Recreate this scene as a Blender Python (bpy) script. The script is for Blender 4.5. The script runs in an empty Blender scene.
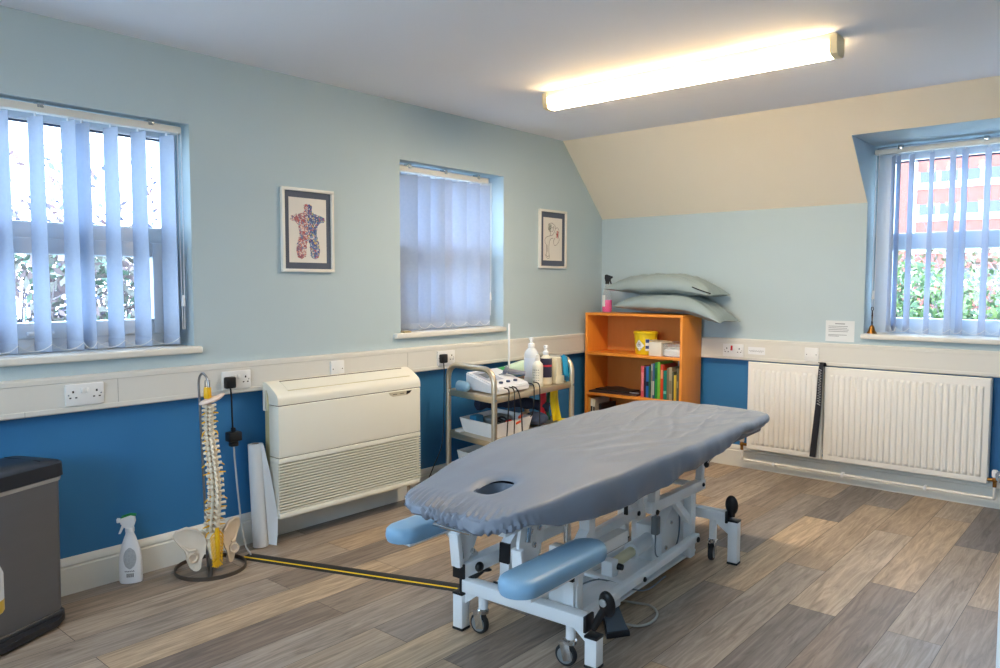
import bpy, bmesh, math, random
from mathutils import Vector, Matrix, noise
random.seed(7)
PI = math.pi
SC = bpy.context.scene
COL = SC.collection

# ------------------------------------------------------------------ helpers
def lin(c):
    out = []
    for v in c:
        v = v / 255.0
        out.append(v / 12.92 if v <= 0.04045 else ((v + 0.055) / 1.055) ** 2.4)
    return out

MATS = {}
def mat(name, rgb, rough=0.55, metal=0.0, var=0.06, vscale=6.0, bump=0.0, bscale=40.0, spec=0.4,
        emit=0.0, emit_rgb=None, trans=0.0, alpha=1.0, sss=0.0, coat=0.0, stretch=None, rgb2=None):
    if name in MATS:
        return MATS[name]
    m = bpy.data.materials.new(name)
    m.use_nodes = True
    nt = m.node_tree
    b = nt.nodes['Principled BSDF']
    c = lin(rgb)
    tc = nt.nodes.new('ShaderNodeTexCoord')
    mp = nt.nodes.new('ShaderNodeMapping')
    if stretch:
        mp.inputs['Scale'].default_value = stretch
    nt.links.new(tc.outputs['Object'], mp.inputs['Vector'])
    nz = nt.nodes.new('ShaderNodeTexNoise')
    nz.inputs['Scale'].default_value = vscale
    nz.inputs['Detail'].default_value = 4
    nt.links.new(mp.outputs['Vector'], nz.inputs['Vector'])
    mx = nt.nodes.new('ShaderNodeMix')
    mx.data_type = 'RGBA'
    if rgb2:
        c2 = lin(rgb2)
        mx.inputs['A'].default_value = (*c, 1)
        mx.inputs['B'].default_value = (*c2, 1)
    else:
        mx.inputs['A'].default_value = (*[v * (1 - var) for v in c], 1)
        mx.inputs['B'].default_value = (*[min(1, v * (1 + var)) for v in c], 1)
    nt.links.new(nz.outputs['Fac'], mx.inputs['Factor'])
    nt.links.new(mx.outputs['Result'], b.inputs['Base Color'])
    b.inputs['Roughness'].default_value = rough
    b.inputs['Metallic'].default_value = metal
    b.inputs['Specular IOR Level'].default_value = spec
    if trans:
        b.inputs['Transmission Weight'].default_value = trans
    if alpha < 1:
        b.inputs['Alpha'].default_value = alpha
    if coat:
        b.inputs['Coat Weight'].default_value = coat
    if emit:
        b.inputs['Emission Color'].default_value = (*lin(emit_rgb or rgb), 1)
        b.inputs['Emission Strength'].default_value = emit
    if bump:
        n2 = nt.nodes.new('ShaderNodeTexNoise')
        n2.inputs['Scale'].default_value = bscale
        n2.inputs['Detail'].default_value = 5
        nt.links.new(mp.outputs['Vector'], n2.inputs['Vector'])
        bp = nt.nodes.new('ShaderNodeBump')
        bp.inputs['Strength'].default_value = bump
        bp.inputs['Distance'].default_value = 0.01
        nt.links.new(n2.outputs['Fac'], bp.inputs['Height'])
        nt.links.new(bp.outputs['Normal'], b.inputs['Normal'])
    MATS[name] = m
    return m

class MB:
    """collects shapes into one bmesh"""
    def __init__(self):
        self.bm = bmesh.new()
    def _new(self, fn):
        nv = len(self.bm.verts)
        fn()
        self.bm.verts.ensure_lookup_table()
        return self.bm.verts[nv:]
    def box(self, lo, hi, bev=0.0, seg=2, M=None, mi=0):
        c = [(a + b) / 2 for a, b in zip(lo, hi)]
        s = [abs(b - a) for a, b in zip(lo, hi)]
        return self.obox(c, s, M, bev, seg, mi)
    def obox(self, c, s, R=None, bev=0.0, seg=2, mi=0):
        t = bmesh.new()
        bmesh.ops.create_cube(t, size=1.0)
        for v in t.verts:
            v.co = Vector((v.co.x * s[0], v.co.y * s[1], v.co.z * s[2]))
        if bev > 0:
            bev = min(bev, min(s) * 0.49)
            bmesh.ops.bevel(t, geom=list(t.edges), offset=bev, segments=seg, affect='EDGES', profile=0.5)
        self.merge(t, (Matrix.Translation(Vector(c)) @ (R.to_4x4() if R is not None else Matrix.Identity(4))), mi)
        return self
    def merge(self, t, M, mi=0):
        m = {}
        for v in t.verts:
            m[v] = self.bm.verts.new(M @ v.co)
        for f in t.faces:
            try:
                nf = self.bm.faces.new([m[v] for v in f.verts])
                nf.material_index = mi
            except ValueError:
                pass
        t.free()
    def beam(self, p0, p1, w, h, up=(0, 0, 1), bev=0.002, ext=0.0):
        p0, p1 = Vector(p0), Vector(p1)
        d = p1 - p0
        L = d.length
        y = d.normalized()
        up = Vector(up)
        x = y.cross(up).normalized()
        z = x.cross(y).normalized()
        R = Matrix((x, y, z)).transposed()
        self.obox((p0 + p1) / 2, (w, L + 2 * ext, h), R, bev)
        return self
    def tube(self, pts, r, seg=10, closed=False, caps=True):
        pts = [Vector(p) for p in pts]
        n = len(pts)
        rs = r if isinstance(r, (list, tuple)) else [r] * n
        rings = []
        prev = None
        for i, p in enumerate(pts):
            if closed:
                t = (pts[(i + 1) % n] - pts[i - 1]).normalized()
            else:
                a = pts[max(0, i - 1)]
                b = pts[min(n - 1, i + 1)]
                t = (b - a).normalized()
            if prev is None:
                ref = Vector((0, 0, 1)) if abs(t.z) < 0.9 else Vector((1, 0, 0))
                x = t.cross(ref).normalized()
            else:
                x = (prev - t * prev.dot(t))
                if x.length < 1e-6:
                    x = t.orthogonal()
                x.normalize()
            prev = x
            y = t.cross(x)
            rings.append([self.bm.verts.new(p + (x * math.cos(2 * PI * k / seg) + y * math.sin(2 * PI * k / seg)) * rs[i]) for k in range(seg)])
        m = n if closed else n - 1
        for i in range(m):
            A, B = rings[i], rings[(i + 1) % n]
            for k in range(seg):
                self.bm.faces.new([A[k], A[(k + 1) % seg], B[(k + 1) % seg], B[k]])
        if caps and not closed:
            self.bm.faces.new(rings[0][::-1])
            self.bm.faces.new(rings[-1])
        return self
    def cyl(self, p0, p1, r, r1=None, seg=16):
        return self.tube([p0, p1], [r, r if r1 is None else r1], seg)
    def lathe(self, prof, c=(0, 0, 0), seg=24, M=None, sx=1.0, sy=1.0):
        c = Vector(c)
        M = M or Matrix.Identity(3)
        rings = []
        for r, z in prof:
            rings.append([self.bm.verts.new(c + M @ Vector((math.cos(2 * PI * k / seg) * max(r, 1e-4) * sx, math.sin(2 * PI * k / seg) * max(r, 1e-4) * sy, z))) for k in range(seg)])
        for A, B in zip(rings, rings[1:]):
            for k in range(seg):
                self.bm.faces.new([A[k], A[(k + 1) % seg], B[(k + 1) % seg], B[k]])
        self.bm.faces.new(rings[0][::-1])
        self.bm.faces.new(rings[-1])
        return self
    def prism(self, poly, f, d):
        """poly: 2-D loop, f(a,b)->point, d: thickness vector"""
        d = Vector(d)
        A = [self.bm.verts.new(Vector(f(*p))) for p in poly]
        B = [self.bm.verts.new(v.co + d) for v in A]
        n = len(A)
        fs = [self.bm.faces.new(A[::-1]), self.bm.faces.new(B)]
        for i in range(n):
            fs.append(self.bm.faces.new([A[i], A[(i + 1) % n], B[(i + 1) % n], B[i]]))
        bmesh.ops.recalc_face_normals(self.bm, faces=fs)
        return self
    def ell(self, c, r, R=None, u=16, v=10):
        t = bmesh.new()
        bmesh.ops.create_uvsphere(t, u_segments=u, v_segments=v, radius=1.0)
        M = Matrix.Translation(Vector(c)) @ (R.to_4x4() if R is not None else Matrix.Identity(4)) @ Matrix.Diagonal((*r, 1))
        self.merge(t, M)
        return self
    def grid(self, nu, nv, f, closed_u=False):
        g = [[self.bm.verts.new(Vector(f(i / (nu if closed_u else nu - 1), j / (nv - 1)))) for i in range(nu)] for j in range(nv)]
        for j in range(nv - 1):
            for i in range(nu if closed_u else nu - 1):
                k = (i + 1) % nu
                self.bm.faces.new([g[j][i], g[j][k], g[j + 1][k], g[j + 1][i]])
        return g
    def xf(self, M):
        for v in self.bm.verts:
            v.co = M @ v.co
        return self

WORLD = {}
def finish(mb, name, mats, smooth=40):
    bm = mb.bm
    bmesh.ops.recalc_face_normals(bm, faces=list(bm.faces)) if smooth is not None else None
    me = bpy.data.meshes.new(name)
    if smooth:
        lim = math.radians(smooth)
        for f in bm.faces:
            f.smooth = True
        for e in bm.edges:
            if len(e.link_faces) == 2:
                e.smooth = e.calc_face_angle(0) < lim
    bm.to_mesh(me)
    bm.free()
    for m in (mats if isinstance(mats, (list, tuple)) else [mats]):
        me.materials.append(m)
    return me

def tag(o, label=None, cat=None, group=None, kind=None):
    if label: o['label'] = label
    if cat: o['category'] = cat
    if group: o['group'] = group
    if kind: o['kind'] = kind
    return o

def thing(name, label, cat, loc=(0, 0, 0), rotz=0.0, group=None):
    o = bpy.data.objects.new(name, None)
    o.empty_display_size = 0.1
    COL.objects.link(o)
    o.location = loc
    o.rotation_euler = (0, 0, rotz)
    WORLD[o] = Matrix.Translation(Vector(loc)) @ Matrix.Rotation(rotz, 4, 'Z')
    return tag(o, label, cat, group)

def part(parent, name, mb, m, label=None, world=True, smooth=40, kind=None):
    """a mesh child; mb holds world coordinates unless world=False"""
    W = WORLD[parent]
    if world:
        mb.xf(W.inverted())
    o = bpy.data.objects.new(name, finish(mb, name, m, smooth))
    COL.objects.link(o)
    o.parent = parent
    WORLD[o] = W
    return tag(o, label, kind=kind)

def single(name, mb, m, label, cat, loc=(0, 0, 0), group=None, world=True, smooth=40, kind=None, rotz=0.0):
    W = Matrix.Translation(Vector(loc)) @ Matrix.Rotation(rotz, 4, 'Z')
    if world:
        mb.xf(W.inverted())
    o = bpy.data.objects.new(name, finish(mb, name, m, smooth))
    COL.objects.link(o)
    o.location = loc
    o.rotation_euler = (0, 0, rotz)
    WORLD[o] = W
    return tag(o, label, cat, group, kind)

def struct(name, mb, m, parent=None, smooth=None):
    if smooth is None:
        smooth = 30
    o = bpy.data.objects.new(name, finish(mb, name, m, smooth))
    COL.objects.link(o)
    if parent is not None:
        o.parent = parent
        WORLD[o] = WORLD.get(parent, Matrix.Identity(4))
    else:
        o['kind'] = 'structure'
        WORLD[o] = Matrix.Identity(4)
    return o

def bez(p0, p1, p2, p3, n=16):
    p0, p1, p2, p3 = map(Vector, (p0, p1, p2, p3))
    out = []
    for i in range(n + 1):
        t = i / n
        out.append(p0 * (1 - t) ** 3 + p1 * 3 * t * (1 - t) ** 2 + p2 * 3 * t * t * (1 - t) + p3 * t ** 3)
    return out

def smooth_path(pts, n=8):
    """Catmull-Rom through pts"""
    P = [Vector(p) for p in pts]
    P = [P[0] * 2 - P[1]] + P + [P[-1] * 2 - P[-2]]
    out = []
    for i in range(1, len(P) - 2):
        a, b, c, d = P[i - 1:i + 3]
        for k in range(n):
            t = k / n
            out.append(0.5 * ((2 * b) + (c - a) * t + (2 * a - 5 * b + 4 * c - d) * t * t + (3 * b - a - 3 * c + d) * t ** 3))
    out.append(P[-2])
    return out

def fbm(x, y, z=0.0, o=4):
    return noise.fractal(Vector((x, y, z)), 1.0, 2.0, o)

# ------------------------------------------------------------------ materials
M_upper = mat('wall_paint_light_blue', (182, 200, 207), 0.7, var=0.015, bump=0.05, bscale=180)
M_dado = mat('wall_paint_deep_blue', (52, 120, 174), 0.5, var=0.03, bump=0.05, bscale=180)
M_cream = mat('slope_paint_cream', (238, 229, 211), 0.75, var=0.015, bump=0.05, bscale=120)
M_ceil = mat('ceiling_paint', (242, 242, 247), 0.8, var=0.015, vscale=2, bump=0.06, bscale=60)
M_trunk = mat('white_upvc_trunking', (222, 220, 212), 0.35, var=0.02)
M_skirt = mat('skirting_gloss_paint', (222, 224, 218), 0.35, var=0.02)
M_upvc = mat('window_upvc', (225, 232, 240), 0.3, var=0.01)
M_sill = mat('sill_white_paint', (228, 226, 218), 0.4, var=0.02)
M_sock = mat('socket_plastic', (236, 236, 234), 0.3, var=0.01)
M_dark = mat('dark_hole', (25, 25, 28), 0.6)
M_black = mat('black_plastic', (24, 25, 28), 0.4)
M_blackrub = mat('black_rubber', (38, 40, 42), 0.7)
M_red = mat('red_plastic', (205, 30, 35), 0.4)
M_chrome = mat('chrome', (205, 208, 210), 0.18, 1.0, var=0.02)
M_steel = mat('brushed_steel', (214, 198, 172), 0.34, 0.9, var=0.08, vscale=30, stretch=(1, 1, 12))
M_white = mat('white_plastic', (236, 238, 240), 0.35, var=0.01)
M_brass = mat('old_brass', (150, 105, 50), 0.35, 0.9, var=0.2, vscale=40)

def floor_material():
    m = bpy.data.materials.new('vinyl_wood_planks')
    m.use_nodes = True
    nt = m.node_tree
    N, L = nt.nodes.new, nt.links.new
    b = nt.nodes['Principled BSDF']
    tc = N('ShaderNodeTexCoord')
    mp = N('ShaderNodeMapping')
    mp.inputs['Rotation'].default_value = (0, 0, PI / 2)
    mp.inputs['Location'].default_value = (0.35, 0.07, 0)
    L(tc.outputs['Object'], mp.inputs['Vector'])
    br = N('ShaderNodeTexBrick')
    br.offset = 0.37
    br.offset_frequency = 2
    br.inputs['Color1'].default_value = (0, 0, 0, 1)
    br.inputs['Color2'].default_value = (1, 1, 1, 1)
    br.inputs['Mortar'].default_value = (0.5, 0.5, 0.5, 1)
    br.inputs['Scale'].default_value = 1.0
    br.inputs['Mortar Size'].default_value = 0.0012
    br.inputs['Brick Width'].default_value = 1.22
    br.inputs['Row Height'].default_value = 0.18
    L(mp.outputs['Vector'], br.inputs['Vector'])
    ramp = N('ShaderNodeValToRGB')
    cr = ramp.color_ramp
    cols = [(0.0, (108, 102, 100)), (0.2, (148, 139, 131)), (0.4, (180, 164, 145)), (0.55, (126, 113, 103)), (0.75, (190, 168, 140)), (1.0, (158, 138, 116))]
    cr.elements[0].position, cr.elements[0].color = cols[0][0], (*lin(cols[0][1]), 1)
    cr.elements[1].position, cr.elements[1].color = cols[-1][0], (*lin(cols[-1][1]), 1)
    for p, c in cols[1:-1]:
        e = cr.elements.new(p)
        e.color = (*lin(c), 1)
    L(br.outputs['Color'], ramp.inputs['Fac'])
    # grain: noise stretched along the plank, shifted per plank
    sep = N('ShaderNodeVectorMath')
    sep.operation = 'MULTIPLY'
    sep.inputs[1].default_value = (2.2, 26, 1)
    L(mp.outputs['Vector'], sep.inputs[0])
    sh = N('ShaderNodeVectorMath')
    sh.operation = 'MULTIPLY_ADD'
    sh.inputs[1].default_value = (9, 7, 31)
    L(br.outputs['Color'], sh.inputs[0])
    L(sep.outputs['Vector'], sh.inputs[2])
    n1 = N('ShaderNodeTexNoise')
    n1.inputs['Scale'].default_value = 1.6
    n1.inputs['Detail'].default_value = 8
    n1.inputs['Roughness'].default_value = 0.65
    n1.inputs['Distortion'].default_value = 1.2
    L(sh.outputs['Vector'], n1.inputs['Vector'])
    r2 = N('ShaderNodeValToRGB')
    r2.color_ramp.elements[0].position = 0.3
    r2.color_ramp.elements[0].color = (0.5, 0.48, 0.47, 1)
    r2.color_ramp.elements[1].position = 0.68
    r2.color_ramp.elements[1].color = (1.22, 1.22, 1.22, 1)
    L(n1.outputs['Fac'], r2.inputs['Fac'])
    mul = N('ShaderNodeMix')
    mul.data_type = 'RGBA'
    mul.blend_type = 'MULTIPLY'
    mul.inputs['Factor'].default_value = 1.0
    L(ramp.outputs['Color'], mul.inputs['A'])
    L(r2.outputs['Color'], mul.inputs['B'])
    # seams
    sm = N('ShaderNodeMix')
    sm.data_type = 'RGBA'
    L(br.outputs['Fac'], sm.inputs['Factor'])
    L(mul.outputs['Result'], sm.inputs['A'])
    sm.inputs['B'].default_value = (*lin((70, 60, 54)), 1)
    L(sm.outputs['Result'], b.inputs['Base Color'])
    b.inputs['Roughness'].default_value = 0.48
    b.inputs['Specular IOR Level'].default_value = 0.45
    bp = N('ShaderNodeBump')
    bp.inputs['Strength'].default_value = 0.12
    bp.inputs['Distance'].default_value = 0.003
    L(n1.outputs['Fac'], bp.inputs['Height'])
    L(bp.outputs['Normal'], b.inputs['Normal'])
    return m

def glass_material():
    m = bpy.data.materials.new('window_glass')
    m.use_nodes = True
    nt = m.node_tree
    nt.nodes.clear()
    o = nt.nodes.new('ShaderNodeOutputMaterial')
    t = nt.nodes.new('ShaderNodeBsdfTransparent')
    t.inputs['Color'].default_value = (0.96, 0.98, 0.98, 1)
    g = nt.nodes.new('ShaderNodeBsdfGlossy')
    g.inputs['Roughness'].default_value = 0.02
    mx = nt.nodes.new('ShaderNodeMixShader')
    fr = nt.nodes.new('ShaderNodeFresnel')
    fr.inputs['IOR'].default_value = 1.45
    ml = nt.nodes.new('ShaderNodeMath')
    ml.operation = 'MULTIPLY'
    ml.inputs[1].default_value = 0.6
    nt.links.new(fr.outputs[0], ml.inputs[0])
    nt.links.new(ml.outputs[0], mx.inputs[0])
    nt.links.new(t.outputs[0], mx.inputs[1])
    nt.links.new(g.outputs[0], mx.inputs[2])
    nt.links.new(mx.outputs[0], o.inputs['Surface'])
    return m

def vane_material():
    m = bpy.data.materials.new('vane_fabric')
    m.use_nodes = True
    nt = m.node_tree
    nt.nodes.clear()
    o = nt.nodes.new('ShaderNodeOutputMaterial')
    d = nt.nodes.new('ShaderNodeBsdfDiffuse')
    t = nt.nodes.new('ShaderNodeBsdfTranslucent')
    tc = nt.nodes.new('ShaderNodeTexCoord')
    w = nt.nodes.new('ShaderNodeTexNoise')
    w.inputs['Scale'].default_value = 60
    nt.links.new(tc.outputs['Object'], w.inputs['Vector'])
    r = nt.nodes.new('ShaderNodeValToRGB')
    r.color_ramp.elements[0].color = (*lin((190, 203, 222)), 1)
    r.color_ramp.elements[1].color = (*lin((204, 214, 230)), 1)
    nt.links.new(w.outputs['Fac'], r.inputs['Fac'])
    nt.links.new(r.outputs['Color'], d.inputs['Color'])
    nt.links.new(r.outputs['Color'], t.inputs['Color'])
    mx = nt.nodes.new('ShaderNodeMixShader')
    mx.inputs[0].default_value = 0.33
    nt.links.new(d.outputs[0], mx.inputs[1])
    nt.links.new(t.outputs[0], mx.inputs[2])
    nt.links.new(mx.outputs[0], o.inputs['Surface'])
    return m

M_floor = floor_material()
M_glass = glass_material()
M_vane = vane_material()

# ------------------------------------------------------------------ room shell
XR, YF, ZC = 4.4, -6.6, 2.31       # right wall, front wall, ceiling
ZS, YS = 1.776, -0.529             # foot of the slope, where it meets the ceiling
D1 = (1.945, 3.15)                 # dormer window x range
YD = 0.20                          # dormer window plane
ZH = 2.135                         # dormer head
ZSILL3 = 0.963
def slope_y(z): return YS * (z - ZS) / (ZC - ZS)
YH = slope_y(ZH)

mb = MB(); mb.box((-0.3, YF - 0.2, -0.1), (XR + 0.2, 0.3, 0.0))
struct('floor', mb, M_floor)
mb = MB(); mb.box((-0.28, YF - 0.2, ZC), (XR + 0.2, YS, ZC + 0.12))
struct('ceiling', mb, M_ceil)

ZD = 0.80                          # change of paint, hidden behind the trunking
def wall_left():
    mb = MB()
    t = -0.28
    W1 = (-4.56, -3.367, 0.985, 1.985); W2 = (-2.11, -1.191, 0.985, 1.985)
    mb.box((t, YF - 0.2, 0), (0, 0.28, ZD), mi=1)
    mb.box((t, YF - 0.2, ZD), (0, 0.28, 0.955))
    mb.box((t, YF - 0.2, 1.985), (0, YS, ZC))
    mb.prism([(YS, 1.985), (YS, ZC), (slope_y(1.985), 1.985)], lambda y, z: (t, y, z), (0 - t, 0, 0))
    for a, b in ((YF - 0.2, W1[0]), (W1[1], W2[0])):
        mb.box((t, a, 0.955), (0, b, 1.985))
    y0 = slope_y(1.985)
    mb.prism([(W2[1], 0.955), (0.28, 0.955), (0.28, ZS), (0, ZS), (y0, 1.985), (W2[1], 1.985)], lambda y, z: (t, y, z), (0 - t, 0, 0))
    return struct('wall_left', mb, [M_upper, M_dado])
wall_left()

def wall_back():
    mb = MB()
    mb.box((0, 0, 0), (XR + 0.2, 0.28, ZD), mi=1)
    mb.box((0, 0, ZD), (XR + 0.2, 0.28, 0.935))
    mb.box((0, 0, 0.935), (D1[0], 0.28, ZS))
    mb.box((D1[1], 0, 0.935), (XR + 0.2, 0.28, ZS))
    return struct('wall_back', mb, [M_upper, M_dado])
wall_back()

def wall_slope():
    mb = MB()
    dy, dz = YS, ZC - ZS
    n = Vector((0, dz, -dy)).normalized() * 0.10      # thickness, outwards
    def P(x, z): return (x, slope_y(z), z)
    mb.prism([(0, ZS), (0, ZC), (D1[0] - 0.002, ZC), (D1[0] - 0.002, ZS)], P, n)
    mb.prism([(D1[1] + 0.002, ZS), (D1[1] + 0.002, ZC), (XR + 0.2, ZC), (XR + 0.2, ZS)], P, n)
    mb.prism([(D1[0] - 0.002, ZH), (D1[0] - 0.002, ZC), (D1[1] + 0.002, ZC), (D1[1] + 0.002, ZH)], P, n)
    return struct('wall_slope', mb, M_cream)
wall_slope()

def wall_dormer():
    mb = MB()
    for x0, x1 in ((D1[0] - 0.1, D1[0]), (D1[1], D1[1] + 0.1)):
        mb.prism([(0.001, ZS), (0.29, ZS), (0.29, ZH + 0.06), (YH + 0.001, ZH + 0.0)], lambda y, z: (x0, y, z), (x1 - x0, 0, 0))
    mb.prism([(YH + 0.003, ZH), (0.30, ZH), (0.30, ZH + 0.1), (YH + 0.06, ZH + 0.05)], lambda y, z: (D1[0] - 0.1, y, z), (D1[1] - D1[0] + 0.2, 0, 0))
    return struct('wall_dormer', mb, M_upper)
wall_dormer()

mb = MB()
mb.box((XR, YF - 0.2, 0), (XR + 0.2, 0.0, ZD), mi=1)
mb.box((XR, YF - 0.2, ZD), (XR + 0.2, 0.0, ZC))
struct('wall_right', mb, [M_upper, M_dado])
mb = MB()
F4 = (0.9, 3.3, 0.95, 2.05)  # opening for the added front window, out of view
mb.box((0, YF - 0.2, 0), (XR, YF, ZD), mi=1)
mb.box((0, YF - 0.2, ZD), (XR, YF, F4[2]))
mb.box((0, YF - 0.2, F4[3]), (XR, YF, ZC))
mb.box((0, YF - 0.2, F4[2]), (F4[0], YF, F4[3]))
mb.box((F4[1], YF - 0.2, F4[2]), (XR, YF, F4[3]))
struct('wall_front', mb, [M_upper, M_dado])

# skirting boards (moulded profile) and dado trunking
SK = [(0, 0), (0.018, 0), (0.018, 0.108), (0.013, 0.114), (0.016, 0.122), (0.013, 0.134), (0.005, 0.146), (0, 0.15)]
mb = MB(); mb.prism(SK, lambda d, z: (d, YF, z), (0, -YF, 0)); struct('baseboard_left', mb, M_skirt)
mb = MB(); mb.prism(SK, lambda d, z: (0.018, -d, z), (XR - 0.018, 0, 0)); struct('baseboard_back', mb, M_skirt)
TR = [(0, 0.751), (0.045, 0.751), (0.05, 0.756), (0.05, 0.772), (0.047, 0.774), (0.047, 0.872), (0.05, 0.874), (0.05, 0.891), (0.045, 0.896), (0, 0.896)]
t1 = MB(); t1.prism(TR, lambda d, z: (d, YF, z), (0, -YF, 0))
t1 = struct('trim_1', t1, M_trunk)
t2 = MB(); t2.prism(TR, lambda d, z: (0.05, -d, z), (XR - 0.05, 0, 0))
t2 = struct('trim_2', t2, M_trunk)
mb = MB()
for y in (-4.08, -2.45):
    mb.box((0.0495, y - 0.0006, 0.752), (0.0508, y + 0.0006, 0.774))
    mb.box((0.0465, y + 0.35, 0.774), (0.0478, y + 0.3512, 0.872))
struct('cover_joint', mb, mat('joint_grey', (150, 150, 146)), parent=t1)

# ------------------------------------------------------------------ windows
def frame_window(name, U, a0, a1, z0, z1, depth0, depth1, z_tr, mull=(), lower_sash=True, f=0.062, ht=0.035):
    """U(a, d, z): a along the wall, d = depth outwards from the room face of the wall"""
    w = bpy.data.objects.new(name, None); COL.objects.link(w); w['kind'] = 'structure'; WORLD[w] = Matrix.Identity(4)
    mb = MB()
    def bx(A, B, Z0, Z1, d0, d1, bev=0.006):
        p, q = U(A, d0, Z0), U(B, d1, Z1)
        mb.box([min(p[i], q[i]) for i in range(3)], [max(p[i], q[i]) for i in range(3)], bev)
    bx(a0, a0 + f, z0, z1, depth0, depth1); bx(a1 - f, a1, z0, z1, depth0, depth1)
    bx(a0 + f - 0.004, a1 - f + 0.004, z0, z0 + f, depth0 + 0.0006, depth1); bx(a0 + f - 0.004, a1 - f + 0.004, z1 - f * 0.9, z1, depth0 + 0.0006, depth1)
    bx(a0 + f - 0.004, a1 - f + 0.004, z_tr - ht, z_tr + ht, depth0 + 0.0006, depth1)
    for m_ in mull:
        bx(m_ - 0.03, m_ + 0.03, z0 + f - 0.004, z_tr - ht + 0.004, depth0 + 0.0012, depth1)
    struct('window_frame', mb, M_upvc, parent=w)
    # opening casements below the transom
    if lower_sash:
        edges = [a0 + f - 0.003] + [x for m_ in mull for x in (m_ - 0.03, m_ + 0.03)] + [a1 - f + 0.003]
        for k in range(0, len(edges), 2):
            mb = MB()
            A, B = edges[k], edges[k + 1]
            g = 0.066
            Z0, Z1 = z0 + f - 0.003, z_tr - ht + 0.003
            e0 = depth0 - 0.012
            bx(A, A + g, Z0, Z1, e0, depth1 - 0.01); bx(B - g, B, Z0, Z1, e0, depth1 - 0.01)
            bx(A + g, B - g, Z0, Z0 + g, e0, depth1 - 0.01); bx(A + g, B - g, Z1 - g, Z1, e0, depth1 - 0.01)
            struct('casement', mb, M_upvc, parent=w)
            mb = MB()
            bx((A + B) / 2 - 0.05, (A + B) / 2 + 0.05, Z0 + 0.014, Z0 + 0.03, e0 - 0.02, e0, 0.004)
            struct('window_handle', mb, M_white, parent=w)
    # glazing gasket seen as a thin dark line, then glass
    mb = MB()
    dm = (depth0 + depth1) / 2
    bx(a0 + f - 0.004, a1 - f + 0.004, z_tr + 0.03, z1 - f + 0.004, dm - 0.003, dm + 0.003, 0)
    bx(a0 + f, a1 - f, z0 + f, z_tr - 0.03, dm - 0.003, dm + 0.003, 0)
    struct('glass', mb, M_glass, parent=w)
    mb = MB()
    s = 0.006
    G = mat('gasket_blue_black', (40, 52, 84), 0.6)
    bx(a0 + f, a1 - f, z1 - f - s, z1 - f + 0.001, depth0 + 0.01, dm, 0)
    struct('gasket', mb, G, parent=w)
    return w

UL = lambda a, d, z: (-d, a, z)
UB = lambda a, d, z: (a, d, z)
w1 = frame_window('window_1', UL, -4.56, -3.367, 0.985, 1.985, 0.13, 0.20, 1.487)
w2 = frame_window('window_2', UL, -2.11, -1.191, 0.985, 1.985, 0.13, 0.20, 1.487)
w3 = frame_window('window_3', UB, D1[0], D1[1], ZSILL3, ZH, YD, YD + 0.07, 1.540, mull=(2.40,), lower_sash=False, f=0.098, ht=0.052)
w4 = frame_window('window_4_added', lambda a, d, z: (a, YF - d, z), F4[0], F4[1], F4[2], F4[3], 0.10, 0.17, 1.6, mull=(2.1,), lower_sash=False)  # unseen window added behind the camera to bring in low daylight
for w, y0, y1 in ((w1, -4.59, -3.34), (w2, -2.165, -1.19)):
    mb = MB()
    ya, yb = (-4.56, -3.367) if w is w1 else (-2.11, -1.191)
    mb.box((-0.28, ya, 0.955), (0.0, yb, 0.985), 0.0)
    mb.box((-0.005, y0, 0.953), (0.032, y1, 0.984), 0.008, 3)
    struct('window_sill', mb, M_sill, parent=w)
mb = MB()
mb.box((D1[0], 0, 0.935), (D1[1], 0.3, 0.965), 0.0)
mb.box((D1[0] - 0.010, -0.035, 0.933), (D1[1] + 0.03, 0.01, 0.964), 0.008, 3)
struct('window_sill', mb, M_sill, parent=w3)

# ------------------------------------------------------------------ vertical blinds
def vane_mesh(w, h, ang0, ang1, curve=0.006):
    """hanging strip, top at z=0, turned from ang0 (top) to ang1 (bottom)"""
    mb = MB()
    nu, nv = 7, 14
    def f(side):
        def g(u, v):
            s = (u - 0.5) * w
            c = curve * (1 - (2 * u - 1) ** 2) + side
            a = ang0 + (ang1 - ang0) * (v ** 1.5)
            return (s * math.cos(a) - c * math.sin(a), s * math.sin(a) + c * math.cos(a), -v * h)
        return g
    A = mb.grid(nu, nv, f(0.0006)); B = mb.grid(nu, nv, f(-0.0006))
    bm = mb.bm
    for j in range(nv - 1):
        for i in (0, nu - 1):
            bm.faces.new([A[j][i], A[j + 1][i], B[j + 1][i], B[j][i]])
    for i in range(nu - 1):
        for j in (0, nv - 1):
            bm.faces.new([A[j][i], A[j][i + 1], B[j][i + 1], B[j][i]])
    return mb

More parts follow.
